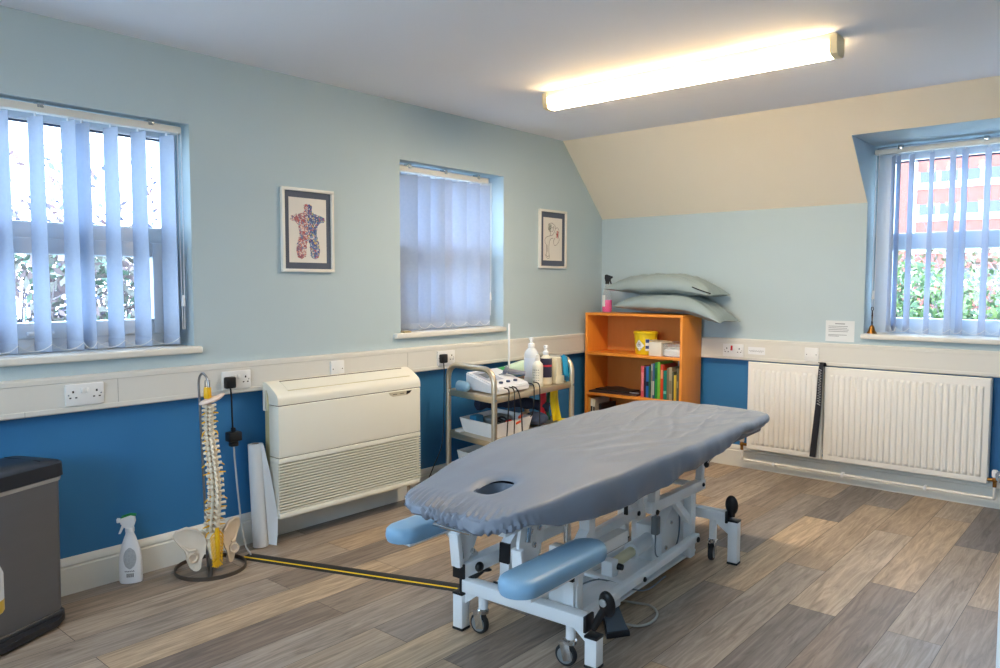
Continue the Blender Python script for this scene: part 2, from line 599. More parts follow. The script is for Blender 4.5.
def blind(label, U, positions, d, z_top, z_bot, rail, ang, w=0.089, chain_at=None, group=None):
    """positions: list of (a, ang0, ang1); rail = (a0, a1)"""
    t = thing('vertical_blind', label, 'window blind', U(rail[0], d, z_bot))
    mb = MB()
    p, q = U(rail[0], d - 0.022, z_top), U(rail[1], d + 0.022, z_top + 0.032)
    mb.box([min(a, b) for a, b in zip(p, q)], [max(a, b) for a, b in zip(p, q)], 0.004)
    part(t, 'headrail', mb, M_trunk)
    for fr in (0.12, 0.5, 0.88):
        mb = MB()
        a = rail[0] + (rail[1] - rail[0]) * fr
        p, q = U(a - 0.012, d - 0.024, z_top + 0.02), U(a + 0.012, d + 0.02, z_top + 0.05)
        mb.box([min(x, y) for x, y in zip(p, q)], [max(x, y) for x, y in zip(p, q)], 0.002)
        part(t, 'ceiling_clip', mb, M_chrome)
    h = z_top - 0.012 - z_bot
    ends = []
    for a, a0, a1 in positions:
        v = vane_mesh(w, h, a0, a1)
        o = Vector(U(a, d, z_top - 0.012))
        v.xf(Matrix.Translation(o))
        vn = part(t, 'vane', v, M_vane)
        b = MB()
        R = Matrix.Rotation(a1, 3, 'Z')
        b.obox((o.x, o.y, z_bot + 0.02), (w * 1.01, 0.004, 0.036), R, 0.001)
        part(vn, 'bottom_weight', b, M_vane)
        b = MB()
        b.obox((o.x, o.y, z_top - 0.005), (0.010, 0.004, 0.016), Matrix.Rotation(a0, 3, 'Z'), 0.001)
        part(vn, 'hanger', b, M_white)
        ends.append((o + R @ Vector((w / 2, 0, 0)), o - R @ Vector((w / 2, 0, 0))))
    for s in (0, 1):
        mb = MB()
        for k in range(len(ends) - 1):
            A = ends[k][s].copy(); B = ends[k + 1][s].copy()
            A.z = B.z = z_bot + 0.032
            m1 = A.lerp(B, 0.33); m2 = A.lerp(B, 0.67)
            m1.z -= 0.035; m2.z -= 0.035
            mb.tube(bez(A, m1, m2, B, 8), 0.0016, 5)
        part(t, 'link_chain', mb, M_white)
    if chain_at is not None:
        mb = MB()
        p = Vector(U(chain_at, d - 0.028, z_top + 0.005))
        for s in (-0.008, 0.008):
            dv = Vector(U(s, 0, 0)) - Vector(U(0, 0, 0))
            mb.tube([p + dv, p + dv + Vector((0, 0, -h * 0.55)), p + dv * 0.6 + Vector((0, 0, -h + 0.05))], 0.0022, 6)
        part(t, 'control_cord', mb, M_white)
        mb = MB()
        q = p + Vector((0, 0, -h * 0.78))
        mb.cyl(q, q - Vector((0, 0, 0.05)), 0.008, 0.010, 10)
        part(t, 'cord_weight', mb, M_white)
    return t

# left window: vanes turned nearly square to the glass
e = [-4.49, -4.385, -4.283, -4.18, -4.078, -3.957, -3.839, -3.785, -3.673, -3.556, -3.431]
wd = 0.089
A1 = math.atan2(0.33, 0.93)
pos = []
for y in e:
    a0 = A1 + random.uniform(-0.05, 0.05)
    pos.append((y - 0.5 * wd * math.sin(a0), a0, a0 + 0.10))
blind('white vertical blind with open vanes in the wide window above the bin', UL, pos, 0.055, 1.942, 0.995, (-4.53, -3.385), A1, chain_at=-3.40)
A2 = math.atan2(0.74, 0.67)
e = [-1.949, -1.842, -1.722, -1.635, -1.525, -1.402, -1.305]
pos = []
for k, y in enumerate(e):
    a0 = A2 + random.uniform(-0.04, 0.04)
    if k == 3: a0 += 0.4
    pos.append((y - 0.5 * 0.112 * math.sin(a0), a0, a0 + random.uniform(-0.05, 0.1)))
blind('white vertical blind with nearly closed vanes in the narrow window between the pictures', UL, pos, 0.06, 1.928, 0.995, (-2.09, -1.30), A2, w=0.112, chain_at=-1.29)
A3 = math.atan2(-0.86, 0.5)
xs = [2.031, 2.06, 2.132, 2.241, 2.352, 2.414, 2.53, 2.64, 2.75, 2.86, 2.97, 3.08]
pos = []
for k, x in enumerate(xs):
    a0 = A3 + random.uniform(-0.06, 0.06)
    pos.append((x + 0.028, a0, a0 + 0.05))
blind('pale blue vertical blind with open vanes in the dormer window above the radiators', UB, pos, 0.105, 2.075, 0.975, (1.955, 3.14), A3, chain_at=1.975)

# ------------------------------------------------------------------ door at the right edge (standing open near the camera)
mb = MB()
mb.box((3.56, -3.20, 0), (XR, -3.10, ZD), mi=1); mb.box((3.56, -3.20, ZD), (XR, -3.10, ZC))
struct('wall_partition', mb, [M_upper, M_dado])
dr = bpy.data.objects.new('door_1', None); COL.objects.link(dr); dr['kind'] = 'structure'
WORLD[dr] = Matrix.Identity(4)
DR = Matrix.Rotation(math.radians(64), 4, 'Z')
mb = MB(); mb.box((0, -0.02, 0.008), (0.80, 0.02, 2.03), 0.003)
for z0, z1 in ((0.2, 0.85), (1.0, 1.85)):
    mb.box((0.12, -0.026, z0), (0.68, 0.026, z1), 0.006)
mb.xf(Matrix.Translation((3.207, -3.9, 0)) @ DR)
struct('door_leaf', mb, mat('door_gloss_white', (214, 218, 218), 0.35, var=0.01), parent=dr)
mb = MB()
for s in (-1, 1):
    mb.cyl((0.06, 0.02 * s, 1.0), (0.06, 0.06 * s, 1.0), 0.009); mb.cyl((0.055, 0.058 * s, 1.0), (0.17, 0.058 * s, 1.0), 0.009)
mb.xf(Matrix.Translation((3.207, -3.9, 0)) @ DR)
struct('door_handle', mb, M_chrome, parent=dr)

# ------------------------------------------------------------------ ceiling lights
M_diff = mat('lit_diffuser', (255, 240, 205), 0.4, emit=24.0, emit_rgb=(255, 232, 200))
M_diffside = mat('lit_diffuser_flank', (255, 240, 205), 0.4, emit=4.2, emit_rgb=(255, 214, 150))
M_lampbody = mat('lamp_body_cream', (240, 230, 200), 0.4)
M_diff_fill = mat('fill_diffuser_neutral', (250, 246, 238), 0.4, emit=4.0, emit_rgb=(255, 246, 232))  # glow of the added fill light only
def strip_light(label, x0, x1, y, M_diff=M_diff):
    t = thing('ceiling_light', label, 'ceiling light', ((x0 + x1) / 2, y, ZC))
    mb = MB(); mb.box((x0 + 0.004, y - 0.045, ZC - 0.040), (x1 - 0.004, y + 0.045, ZC), 0.004)
    part(t, 'base_channel', mb, M_lampbody)
    mb = MB()
    prof = [(-0.048, 0), (-0.047, -0.02), (-0.04, -0.042), (-0.02, -0.05), (0.02, -0.05), (0.04, -0.042), (0.047, -0.02), (0.048, 0)]
    mb.prism(prof, lambda a, b: (x0 + 0.028, y + a, ZC - 0.040 + b), (x1 - x0 - 0.056, 0, 0))
    mb.bm.normal_update()
    for f_ in mb.bm.faces:
        if abs(f_.normal.y) > 0.55: f_.material_index = 1
    part(t, 'diffuser', mb, [M_diff, M_diffside])
    for xa, xb in ((x0, x0 + 0.03), (x1 - 0.03, x1)):
        mb = MB()
        p2 = [(a * 1.06, b * 1.05 - (0 if b else -0.03)) for a, b in prof]
        mb.prism(p2, lambda a, b: (xa, y + a, ZC - 0.040 + b), (xb - xa, 0, 0))
        part(t, 'end_cap', mb, mat('lamp_end_cap', (240, 222, 180), 0.4))
    return t
strip_light('long lit fluorescent batten fixed to the ceiling above the couch', 0.755, 2.285, -1.70)
strip_light('added fluorescent fill light on the ceiling behind the camera', 0.7, 2.23, -5.0, M_diff_fill)  # extra batten added out of view as soft fill

# ------------------------------------------------------------------ electrical plates
def plate_local(w, h):
    """double or blank plate in local coords: u across, n out of wall, z up"""
    mb = MB(); mb.box((-w / 2, 0, -h / 2), (w / 2, 0.010, h / 2), 0.003)
    return mb
def FL(y, z, d=0.047):   # local (u, n, z) -> left wall
    return Matrix.Translation((d, y, z)) @ Matrix(((0, 1, 0, 0), (1, 0, 0, 0), (0, 0, 1, 0), (0, 0, 0, 1)))
def FB(x, z, d=0.047):
    return Matrix.Translation((x, -d, z)) @ Matrix(((1, 0, 0, 0), (0, -1, 0, 0), (0, 0, 1, 0), (0, 0, 0, 1)))
def socket(label, F, loc, red=False):
    t = thing('double_socket', label, 'wall socket', loc)
    part(t, 'face_plate', plate_local(0.147, 0.087).xf(F), M_sock)
    for k, s in enumerate((-1, 1)):
        mb = MB()
        cx = 0.045 * s
        mb.box((cx - 0.0035, 0.0098, 0.008), (cx + 0.0035, 0.0106, 0.017))
        for q in (-1, 1):
            mb.box((cx + 0.011 * q - 0.004, 0.0098, -0.014), (cx + 0.011 * q + 0.004, 0.0106, -0.009))
        part(t, 'pin_holes', mb.xf(F), M_dark)
        mb = MB(); mb.obox((0.0095 * s, 0.0115, 0.016), (0.013, 0.009, 0.034) if (red and s == -1) else (0.013, 0.007, 0.021), Matrix.Rotation(0.12, 3, 'X'), 0.002)
        part(t, 'rocker_switch', mb.xf(F), M_red if (red and s == -1) else M_sock, 'bright red rocker switch' if (red and s == -1) else None)
    mb = MB()
    for s in (-1, 1):
        mb.lathe([(0.003, 0), (0.003, 0.0108)], (0.062 * s, 0, 0), 8, Matrix.Rotation(-PI / 2, 3, 'X'))
    part(t, 'screw', mb.xf(F), M_chrome)
    return t
def blank(label, F, loc, w=0.087):
    t = thing('blank_plate', label, 'wall plate', loc)
    part(t, 'face_plate', plate_local(w, 0.087).xf(F), M_sock)
    for s in (-1, 1):
        mb = MB()
        mb.lathe([(0.003, 0), (0.003, 0.0108)], (0.030 * s, 0, 0), 8, Matrix.Rotation(-PI / 2, 3, 'X'))
        part(t, 'screw', mb.xf(F), M_dark)
    return t
socket('white double socket with nothing plugged in on the trunking above the bin', FL(-3.863, 0.822), (0.047, -3.863, 0.822))
socket('white double socket holding the black plug beside the spine model', FL(-3.19, 0.816), (0.047, -3.19, 0.816))
socket('white double socket with a black plug between the heater and the trolley', FL(-1.79, 0.82), (0.047, -1.79, 0.82))
socket('white double socket with a red switch beside the bookcase', FB(1.12, 0.815), (1.12, -0.047, 0.815), red=True)
blank('white blank plate on the trunking behind the cream wall heater', FL(-2.605, 0.82), (0.047, -2.605, 0.82))
blank('white blank plate on the trunking above the radiators', FB(1.65, 0.818), (1.65, -0.047, 0.818))
# handwritten strip label
t = thing('sticker', 'small white sticker with a handwritten scrawl beside the red-switched socket', 'sticker', (1.28, -0.0475, 0.815))
mb = MB(); mb.box((1.225, -0.0485, 0.795), (1.342, -0.0472, 0.845)); part(t, 'paper', mb, M_white)
mb = MB()
pts = [(1.232 + 0.1 * k / 24, -0.0487, 0.818 + 0.006 * math.sin(k * 1.7) + 0.003 * math.sin(k * 4.1)) for k in range(25)]
mb.tube(pts, 0.0011, 4)
part(t, 'handwriting', mb, mat('pen_ink', (90, 92, 100)))
# notice on the wall
t = thing('notice', 'small white typed notice pinned to the wall left of the dormer window', 'notice', (1.805, -0.001, 0.974))
mb = MB(); mb.box((1.717, -0.0025, 0.907), (1.892, -0.0005, 1.040)); part(t, 'paper', mb, mat('notice_paper', (224, 228, 230), 0.6))
mb = MB()
mb.box((1.775, -0.0030, 1.018), (1.835, -0.0024, 1.023))
for k in range(6):
    z = 1.003 - k * 0.011
    if k == 4: continue
    mb.box((1.735, -0.0030, z), (1.735 + random.uniform(0.10, 0.14), -0.0024, z + 0.003))
mb.box((1.735, -0.0030, 0.94), (1.80, -0.0024, 0.943))
part(t, 'typed_lines', mb, mat('print_grey', (120, 125, 135)))

# plugs and leads
def plug(mb, F):
    mb.box((-0.024, 0.010, -0.028), (0.024, 0.036, 0.022), 0.006, M=None)
    mb.xf(F)
    return mb
def box_xf(lo, hi, bev, F):
    mb = MB(); mb.box(lo, hi, bev); return mb.xf(F)
t = thing('extension_lead', 'black plug and lead beside the spine model joined to a pale grey cable', 'extension lead', (0.06, -3.24, 0.0))
part(t, 'plug', box_xf((-0.026, 0.0108, -0.03), (0.026, 0.04, 0.024), 0.007, FL(-3.235, 0.812)), M_black)
mb = MB(); mb.tube(smooth_path([(0.075, -3.235, 0.785), (0.078, -3.232, 0.74), (0.07, -3.226, 0.65), (0.066, -3.222, 0.575)]), 0.0042, 8)
part(t, 'cable', mb, M_black)
mb = MB(); mb.box((0.045, -3.252, 0.53), (0.09, -3.186, 0.575), 0.006); mb.box((0.052, -3.24, 0.505), (0.082, -3.20, 0.53), 0.006); mb.box((0.058, -3.23, 0.575), (0.078, -3.212, 0.595), 0.004)
part(t, 'connector', mb, M_black)
mb = MB(); mb.tube(smooth_path([(0.068, -3.22, 0.51), (0.068, -3.215, 0.42), (0.075, -3.205, 0.25), (0.09, -3.2, 0.12), (0.12, -3.2, 0.035), (0.165, -3.205, 0.012), (0.19, -3.215, 0.010)]), 0.0042, 8)
part(t, 'grey_cable', mb, mat('grey_flex', (190, 194, 196), 0.4), 'pale grey cable running down to the floor')

t = thing('power_plug', 'black plug in the socket left of the trolley with a thin black lead', 'plug', (0.06, -1.83, 0.0))
part(t, 'plug_body', box_xf((-0.026, 0.0108, -0.03), (0.026, 0.038, 0.024), 0.007, FL(-1.83, 0.822)), M_black)
mb = MB(); mb.tube(smooth_path([(0.072, -1.83, 0.795), (0.076, -1.83, 0.72), (0.066, -1.825, 0.5), (0.07, -1.845, 0.3), (0.05, -1.90, 0.16), (0.06, -1.99, 0.03), (0.10, -2.02, 0.006), (0.2, -1.95, 0.006)]), 0.0032, 6)
part(t, 'cable', mb, M_black)

# cable cover strip on the floor
mb = MB()
a, b = Vector((0.172, -3.223, 0)), Vector((1.60, -2.675, 0))
d = (b - a).normalized(); n = Vector((-d.y, d.x, 0))
t = thing('cable_cover', 'black cable cover with a yellow stripe lying across the floor under the couch', 'cable cover', tuple(a))
prof = [(-0.042, 0.0005), (-0.037, 0.003), (-0.016, 0.010), (0.016, 0.010), (0.037, 0.003), (0.042, 0.0005)]
mb.prism(prof, lambda s, z: a + n * s + Vector((0, 0, z)), b - a)
part(t, 'rubber_strip', mb, M_blackrub)
mb = MB()
mb.prism([(-0.027, 0.0055), (-0.027, 0.0068), (-0.0205, 0.0089), (-0.0205, 0.0070)], lambda s, z: a + n * s + Vector((0, 0, z)), b - a)
part(t, 'yellow_stripe', mb, mat('hazard_yellow', (235, 200, 20), 0.5), 'bright yellow stripe')

# ------------------------------------------------------------------ cream wall heater (fan unit)
M_ac = mat('heater_cream', (236, 234, 220), 0.42, var=0.02)
M_acside = mat('heater_side_cream', (206, 196, 150), 0.5, var=0.02)
M_gap = mat('heater_gap', (88, 80, 66), 0.7)
def heater():
    y0, y1 = -3.052, -2.128
    HX = Matrix.Translation((0.052, 0, -0.007)) @ Matrix.Diagonal((0.77, 1, 1, 1)) @ Matrix.Translation((-0.052, 0, 0))
    def part(p_, n_, b_, m_, *a_):
        return globals()['part'](p_, n_, b_.xf(HX), m_, *a_)
    t = thing('wall_heater', 'cream wall-mounted fan heater with a slotted grille below the trunking', 'heater', (0.11, -2.62, 0.14))
    mb = MB(); mb.box((0.051, y0 + 0.01, 0.15), (0.13, y1 - 0.01, 0.775), 0.004)
    part(t, 'back_case', mb, M_acside)
    # top casing with a rounded shoulder
    prof = [(0.052, 0.66), (0.052, 0.794), (0.060, 0.800), (0.085, 0.799), (0.13, 0.784), (0.185, 0.758), (0.208, 0.744), (0.219, 0.728), (0.222, 0.712), (0.222, 0.695), (0.12, 0.695), (0.115, 0.735), (0.10, 0.76), (0.08, 0.765), (0.08, 0.66)]
    mb = MB(); mb.prism(prof, lambda x, z: (x, y0, z), (0, y1 - y0, 0))
    part(t, 'top_casing', mb, M_ac)
    # outlet flap on the sloping shoulder
    sh = [(0.098, 0.7965), (0.130, 0.7862), (0.183, 0.7612), (0.181, 0.757), (0.128, 0.780), (0.096, 0.790)]
    mb = MB(); mb.prism(sh, lambda x, z: (x, y0 + 0.075, z), (0, (y1 - y0) - 0.13, 0))
    part(t, 'outlet_flap', mb, M_ac)
    mb = MB()
    mb.prism([(0.088, 0.790), (0.088, 0.7995), (0.097, 0.7972), (0.097, 0.790)], lambda x, z: (x, y0 + 0.075, z), (0, (y1 - y0) - 0.13, 0))
    part(t, 'outlet_slot', mb, M_gap)
    mb = MB()
    mb.prism([(0.1835, 0.752), (0.1835, 0.7602), (0.1855, 0.7592), (0.1855, 0.752)], lambda x, z: (x, y0 + 0.075, z), (0, (y1 - y0) - 0.13, 0))
    part(t, 'flap_seam', mb, M_acside)
    # front panel with eased edges
    mb = MB(); mb.box((0.115, y0, 0.440), (0.222, y1, 0.691), 0.006, 3)
    part(t, 'front_panel', mb, M_ac)
    # dark seams
    mb = MB(); mb.box((0.12, y0 + 0.004, 0.685), (0.2175, y1 - 0.004, 0.700)); mb.box((0.12, y0 + 0.004, 0.432), (0.2175, y1 - 0.004, 0.446))
    part(t, 'seam', mb, M_gap)
    # grille
    g = MB()
    g.box((0.115, y0, 0.140), (0.222, y1, 0.172), 0.012, 3); g.box((0.115, y0, 0.412), (0.222, y1, 0.438), 0.004)
    g.box((0.115, y0 + 0.002, 0.16), (0.205, y0 + 0.012, 0.43)); g.box((0.115, y1 - 0.012, 0.16), (0.205, y1 - 0.002, 0.43))
    n = 17
    for k in range(n):
        z = 0.174 + k * (0.238 / n)
        g.prism([(0.190, z + 0.001), (0.221, z + 0.001), (0.222, z + 0.0085), (0.190, z + 0.0085)], lambda x, zz: (x, y0 + 0.001, zz), (0, y1 - y0 - 0.002, 0))
    part(t, 'grille', g, M_ac)
    mb = MB(); mb.box((0.14, y0 + 0.013, 0.165), (0.196, y1 - 0.013, 0.43))
    part(t, 'filter', mb, mat('heater_filter', (120, 108, 82), 0.8))
    # control display
    mb = MB()
    yy = y1 - 0.235
    mb.prism([(yy, 0.684), (yy + 0.01, 0.670), (yy + 0.03, 0.660), (yy + 0.135, 0.660), (yy + 0.155, 0.668), (yy + 0.17, 0.684)], lambda y, z: (0.2215, y, z), (0.002, 0, 0))
    cp = part(t, 'control_panel', mb, mat('panel_grey', (196, 188, 164), 0.4))
    mb = MB()
    mb.prism([(yy + 0.13, 0.682), (yy + 0.128, 0.663), (yy + 0.152, 0.669), (yy + 0.167, 0.682)], lambda y, z: (0.2232, y, z), (0.001, 0, 0))
    for q in range(2):
        mb.box((0.2232, yy + 0.03 + 0.05 * q, 0.670), (0.224, yy + 0.06 + 0.05 * q, 0.673))
    part(cp, 'receiver_window', mb, M_black)
    # pipe stub
    mb = MB(); mb.cyl((0.13, y1 + 0.0 - 0.03, 0.145), (0.13, y1 - 0.03, 0.05), 0.011); mb.cyl((0.13, y1 - 0.03, 0.05), (0.13, y1 + 0.06, 0.045), 0.011); mb.ell((0.13, y1 - 0.03, 0.05), (0.02, 0.022, 0.022))
    part(t, 'pipe', mb, mat('pipe_beige', (200, 178, 150), 0.4))
heater()

# ------------------------------------------------------------------ radiators
M_rad = mat('radiator_enamel', (240, 238, 231), 0.32, var=0.01)
def radiator(label, x0, x1, z0=0.148, z1=0.748):
    t = thing('radiator', label, 'radiator', ((x0 + x1) / 2, -0.07, z0))
    y = -0.085
    n = round((x1 - x0 - 0.06) / 0.0333)
    mb = MB()
    zs = [z0, z0 + 0.006, z0 + 0.035, z0 + 0.05, z1 - 0.062, z1 - 0.048, z1 - 0.006, z1]
    prof = []
    xs = [x0, x0 + 0.006, x0 + 0.026]
    for k in range(n):
        c = x0 + 0.03 + (k + 0.5) * (x1 - x0 - 0.06) / n
        p = (x1 - x0 - 0.06) / n
        xs += [c - 0.36 * p, c - 0.2 * p, c + 0.2 * p, c + 0.36 * p]
    xs += [x1 - 0.026, x1 - 0.006, x1]
    def flute(x):
        if x < x0 + 0.03 or x > x1 - 0.03: return 0
        p = (x1 - x0 - 0.06) / n
        f = ((x - x0 - 0.03) / p) % 1.0
        return 1.0 if 0.25 < f < 0.75 else 0.0
    g = []
    for j, z in enumerate(zs):
        row = []
        for x in xs:
            d = 0.0
            if 2.5 < j < 4.5: d = 0.010 * flute(x)
            if x in (x0, x1): d = -0.010
            if j in (0, len(zs) - 1): d = -0.010
            row.append(mb.bm.verts.new((x, y - d, z)))
        g.append(row)
    for j in range(len(zs) - 1):
        for i in range(len(xs) - 1):
            mb.bm.faces.new([g[j][i], g[j][i + 1], g[j + 1][i + 1], g[j + 1][i]])
    mb.box((x0 + 0.001, y + 0.009, z0 + 0.001), (x1 - 0.001, y + 0.022, z1 - 0.001), 0.002)
    part(t, 'front_panel', mb, M_rad, smooth=25)
    mb = MB()
    for k in range(n * 2):
        xa = x0 + 0.03 + k * (x1 - x0 - 0.06) / (n * 2)
        mb.box((xa + 0.004, y + 0.024, z1 - 0.012), (xa + 0.011, y + 0.060, z1 - 0.006))
    mb.box((x0 + 0.002, y + 0.022, z0 + 0.03), (x0 + 0.005, y + 0.062, z1 - 0.006)); mb.box((x1 - 0.005, y + 0.022, z0 + 0.03), (x1 - 0.002, y + 0.062, z1 - 0.006))
    part(t, 'top_grille', mb, M_rad)
    mb = MB()
    for xa in (x0 + 0.12, x1 - 0.12):
        mb.box((xa - 0.02, -0.048, z0 + 0.08), (xa + 0.02, -0.0195 if False else -0.0008, z0 + 0.12)); mb.box((xa - 0.02, -0.064, z0 + 0.05), (xa + 0.02, -0.046, z1 - 0.16))
    part(t, 'wall_bracket', mb, M_rad)
    return t
r1 = radiator('shorter white panel radiator nearest the bookcase', 1.240, 1.738)
r2 = radiator('long white panel radiator under the dormer window', 1.744, 2.648)
def valve(parent, x, s, cap):
    mb = MB()
    mb.cyl((x, -0.075, 0.175), (x + 0.035 * s, -0.075, 0.175), 0.010); mb.ell((x + 0.036 * s, -0.075, 0.175), (0.015, 0.015, 0.017)); mb.cyl((x + 0.036 * s, -0.075, 0.175), (x + 0.036 * s, -0.075, 0.135), 0.010)
    v = part(parent, 'valve', mb, M_brass)
    mb = MB(); mb.lathe([(0.012, 0), (0.016, 0.006), (0.016, 0.035), (0.012, 0.042)], (x + 0.036 * s, -0.075, 0.19), 16)
    part(v, 'valve_cap', mb, cap)
valve(r1, 1.243, -1, mat('cap_pale', (210, 196, 180), 0.4)); valve(r2, 2.645, 1, M_white)
mb = MB()
mb.tube(smooth_path([(1.207, -0.075, 0.14), (1.207, -0.075, 0.09), (1.207, -0.07, 0.07), (1.23, -0.055, 0.063), (1.4, -0.05, 0.063), (2.0, -0.05, 0.063), (2.5, -0.05, 0.063), (2.655, -0.052, 0.063), (2.679, -0.065, 0.07), (2.681, -0.075, 0.1), (2.681, -0.075, 0.14)], 6), 0.0085, 10)
t = thing('heating_pipe', 'thin white heating pipe running above the floor below the radiators', 'pipe', (1.95, -0.05, 0.05))
part(t, 'pipe', mb, M_rad)
for x in (1.42, 1.86, 2.33):
    mb = MB(); mb.box((x - 0.008, -0.062, 0.050), (x + 0.008, -0.0185, 0.076), 0.003)
    part(t, 'pipe_clip', mb, M_white)

# belt hanging in the gap between the radiators
t = thing('strap', 'folded black strap with white zigzag stitching hanging down the radiator front', 'strap', (1.72, -0.11, 0.17))
path = [Vector(p) for p in [(1.741, -0.062, 0.735), (1.738, -0.075, 0.765), (1.733, -0.102, 0.772), (1.730, -0.112, 0.74), (1.727, -0.113, 0.66), (1.722, -0.114, 0.52), (1.713, -0.114, 0.4), (1.703, -0.115, 0.28), (1.694, -0.115, 0.166)]]
P = smooth_path(path, 6)
mb = MB()
nn = len(P)
def strap_w(k): 
    f = k / (nn - 1)
    return 0.008 + 0.010 * min(1, max(0, (f - 0.1) / 0.6))
for lay in (0.0, 0.005):
    rows = []
    for k, p in enumerate(P):
        w_ = strap_w(k) * (1 if lay == 0 else 0.85)
        o_ = Vector((0.006 if lay else 0, -0.004 - lay, 0.004 if k < 10 and lay else 0))
        rows.append([mb.bm.verts.new(p + Vector((-w_, 0, 0)) + o_), mb.bm.verts.new(p + Vector((w_, 0, 0)) + o_), mb.bm.verts.new(p + Vector((w_, 0.005, 0)) + o_), mb.bm.verts.new(p + Vector((-w_, 0.005, 0)) + o_)])
    for A, B in zip(rows, rows[1:]):
        for q in range(4):
            mb.bm.faces.new([A[q], A[(q + 1) % 4], B[(q + 1) % 4], B[q]])
    mb.bm.faces.new(rows[0]); mb.bm.faces.new(rows[-1][::-1])
part(t, 'webbing', mb, mat('webbing_black', (36, 38, 46), 0.7, bump=0.2, bscale=300))
mb = MB()
zz = []
for k in range(28):
    z = 0.735 - k * 0.0085
    x = 1.731 - (0.735 - z) * 0.02 + (0.007 if k % 2 else -0.007) * (1 + k * 0.02)
    zz.append((x, -0.1245, z))
mb.tube(zz, 0.0020, 4)
part(t, 'zigzag_stitching', mb, mat('stitch_white', (220, 222, 225)), 'white zigzag stitching')
mb = MB(); mb.box((1.722, -0.118, 0.764), (1.744, -0.098, 0.778), 0.003); mb.tube([(1.722, -0.108, 0.772), (1.712, -0.108, 0.776)], 0.003, 6)
part(t, 'buckle', mb, M_black)

# ------------------------------------------------------------------ framed pictures
def art_material(name, cols, scale):
    m = bpy.data.materials.new(name); m.use_nodes = True
    nt = m.node_tree; b = nt.nodes['Principled BSDF']
    tc = nt.nodes.new('ShaderNodeTexCoord')
    nz = nt.nodes.new('ShaderNodeTexNoise'); nz.inputs['Scale'].default_value = scale * 0.5; nz.inputs['Detail'].default_value = 3
    mxv = nt.nodes.new('ShaderNodeVectorMath'); mxv.operation = 'MULTIPLY_ADD'; mxv.inputs[1].default_value = (0.05, 0.05, 0.05)
    nt.links.new(tc.outputs['Object'], nz.inputs['Vector'])
    nt.links.new(nz.outputs['Color'], mxv.inputs[0]); nt.links.new(tc.outputs['Object'], mxv.inputs[2])
    vo = nt.nodes.new('ShaderNodeTexVoronoi'); vo.inputs['Scale'].default_value = scale
    nt.links.new(mxv.outputs['Vector'], vo.inputs['Vector'])
    sx = nt.nodes.new('ShaderNodeSeparateColor'); nt.links.new(vo.outputs['Color'], sx.inputs['Color'])
    r = nt.nodes.new('ShaderNodeValToRGB'); r.color_ramp.interpolation = 'CONSTANT'
    r.color_ramp.elements[0].position = 0; r.color_ramp.elements[0].color = (*lin(cols[0]), 1)
    r.color_ramp.elements[1].position = (len(cols) - 1) / len(cols); r.color_ramp.elements[1].color = (*lin(cols[-1]), 1)
    for k, c in enumerate(cols[1:-1], 1):
        e_ = r.color_ramp.elements.new(k / len(cols)); e_.color = (*lin(c), 1)
    nt.links.new(sx.outputs['Red'], r.inputs['Fac'])
    nt.links.new(r.outputs['Color'], b.inputs['Base Color'])
    b.inputs['Roughness'].default_value = 0.7
    return m
M_frame = mat('picture_frame_white', (232, 230, 222), 0.4, var=0.01)
M_mount = mat('picture_mount_slate', (84, 92, 108), 0.7)
M_paper = mat('picture_paper', (226, 222, 214), 0.7, var=0.01)
def picture(label, y0, y1, z0, z1, mount_t):
    t = thing('framed_picture', label, 'picture', (0.0, (y0 + y1) / 2, z0))
    f = 0.016
    mb = MB()
    for lo, hi in (((0.001, y0, z0), (0.022, y1, z0 + f)), ((0.001, y0, z1 - f), (0.022, y1, z1)), ((0.001, y0, z0 + f), (0.022, y0 + f, z1 - f)), ((0.001, y1 - f, z0 + f), (0.022, y1, z1 - f))):
        mb.box(lo, hi, 0.002)
    part(t, 'frame', mb, M_frame)
    mb = MB(); mb.box((0.002, y0 + f, z0 + f), (0.010, y1 - f, z1 - f)); part(t, 'mount', mb, M_mount)
    m_ = mount_t
    mb = MB(); mb.box((0.009, y0 + f + m_, z0 + f + m_ * 1.15), (0.0112, y1 - f - m_, z1 - f - m_ * 1.15)); pr = part(t, 'print', mb, M_paper)
    return t, pr, (y0 + f + m_, y1 - f - m_, z0 + f + m_ * 1.15, z1 - f - m_ * 1.15)
t, pr, (a0, a1, b0, b1) = picture('white-framed picture of a colourful torso between the two left windows', -2.905, -2.590, 1.330, 1.755, 0.028)
cy, w_, h_ = (a0 + a1) / 2, a1 - a0, b1 - b0
half = [(0.0, 0.90), (0.085, 0.91), (0.11, 0.885), (0.10, 0.80), (0.16, 0.765), (0.33, 0.745), (0.44, 0.71), (0.47, 0.66), (0.42, 0.635), (0.33, 0.63), (0.27, 0.58), (0.245, 0.50), (0.235, 0.43), (0.27, 0.36), (0.31, 0.28), (0.315, 0.16), (0.28, 0.075), (0.20, 0.06), (0.09, 0.07), (0.055, 0.13), (0.04, 0.27), (0.0, 0.36)]
jag = []
for (p0, p1) in zip(half, half[1:]):
    for k in range(4):
        f = k / 4
        jag.append((p0[0] + (p1[0] - p0[0]) * f + random.uniform(-0.008, 0.008) * (p0[0] > 0.02), p0[1] + (p1[1] - p0[1]) * f + random.uniform(-0.008, 0.008)))
cm_l = art_material('torso_red_side', [(186, 96, 100), (218, 206, 198), (150, 96, 112), (206, 150, 140), (110, 126, 160), (222, 212, 204), (170, 90, 92), (120, 110, 126)], 120)
cm_r = art_material('torso_blue_side', [(72, 98, 160), (120, 146, 188), (90, 84, 134), (214, 210, 206), (176, 100, 112), (90, 130, 146), (64, 80, 134), (222, 204, 112), (84, 104, 160)], 120)
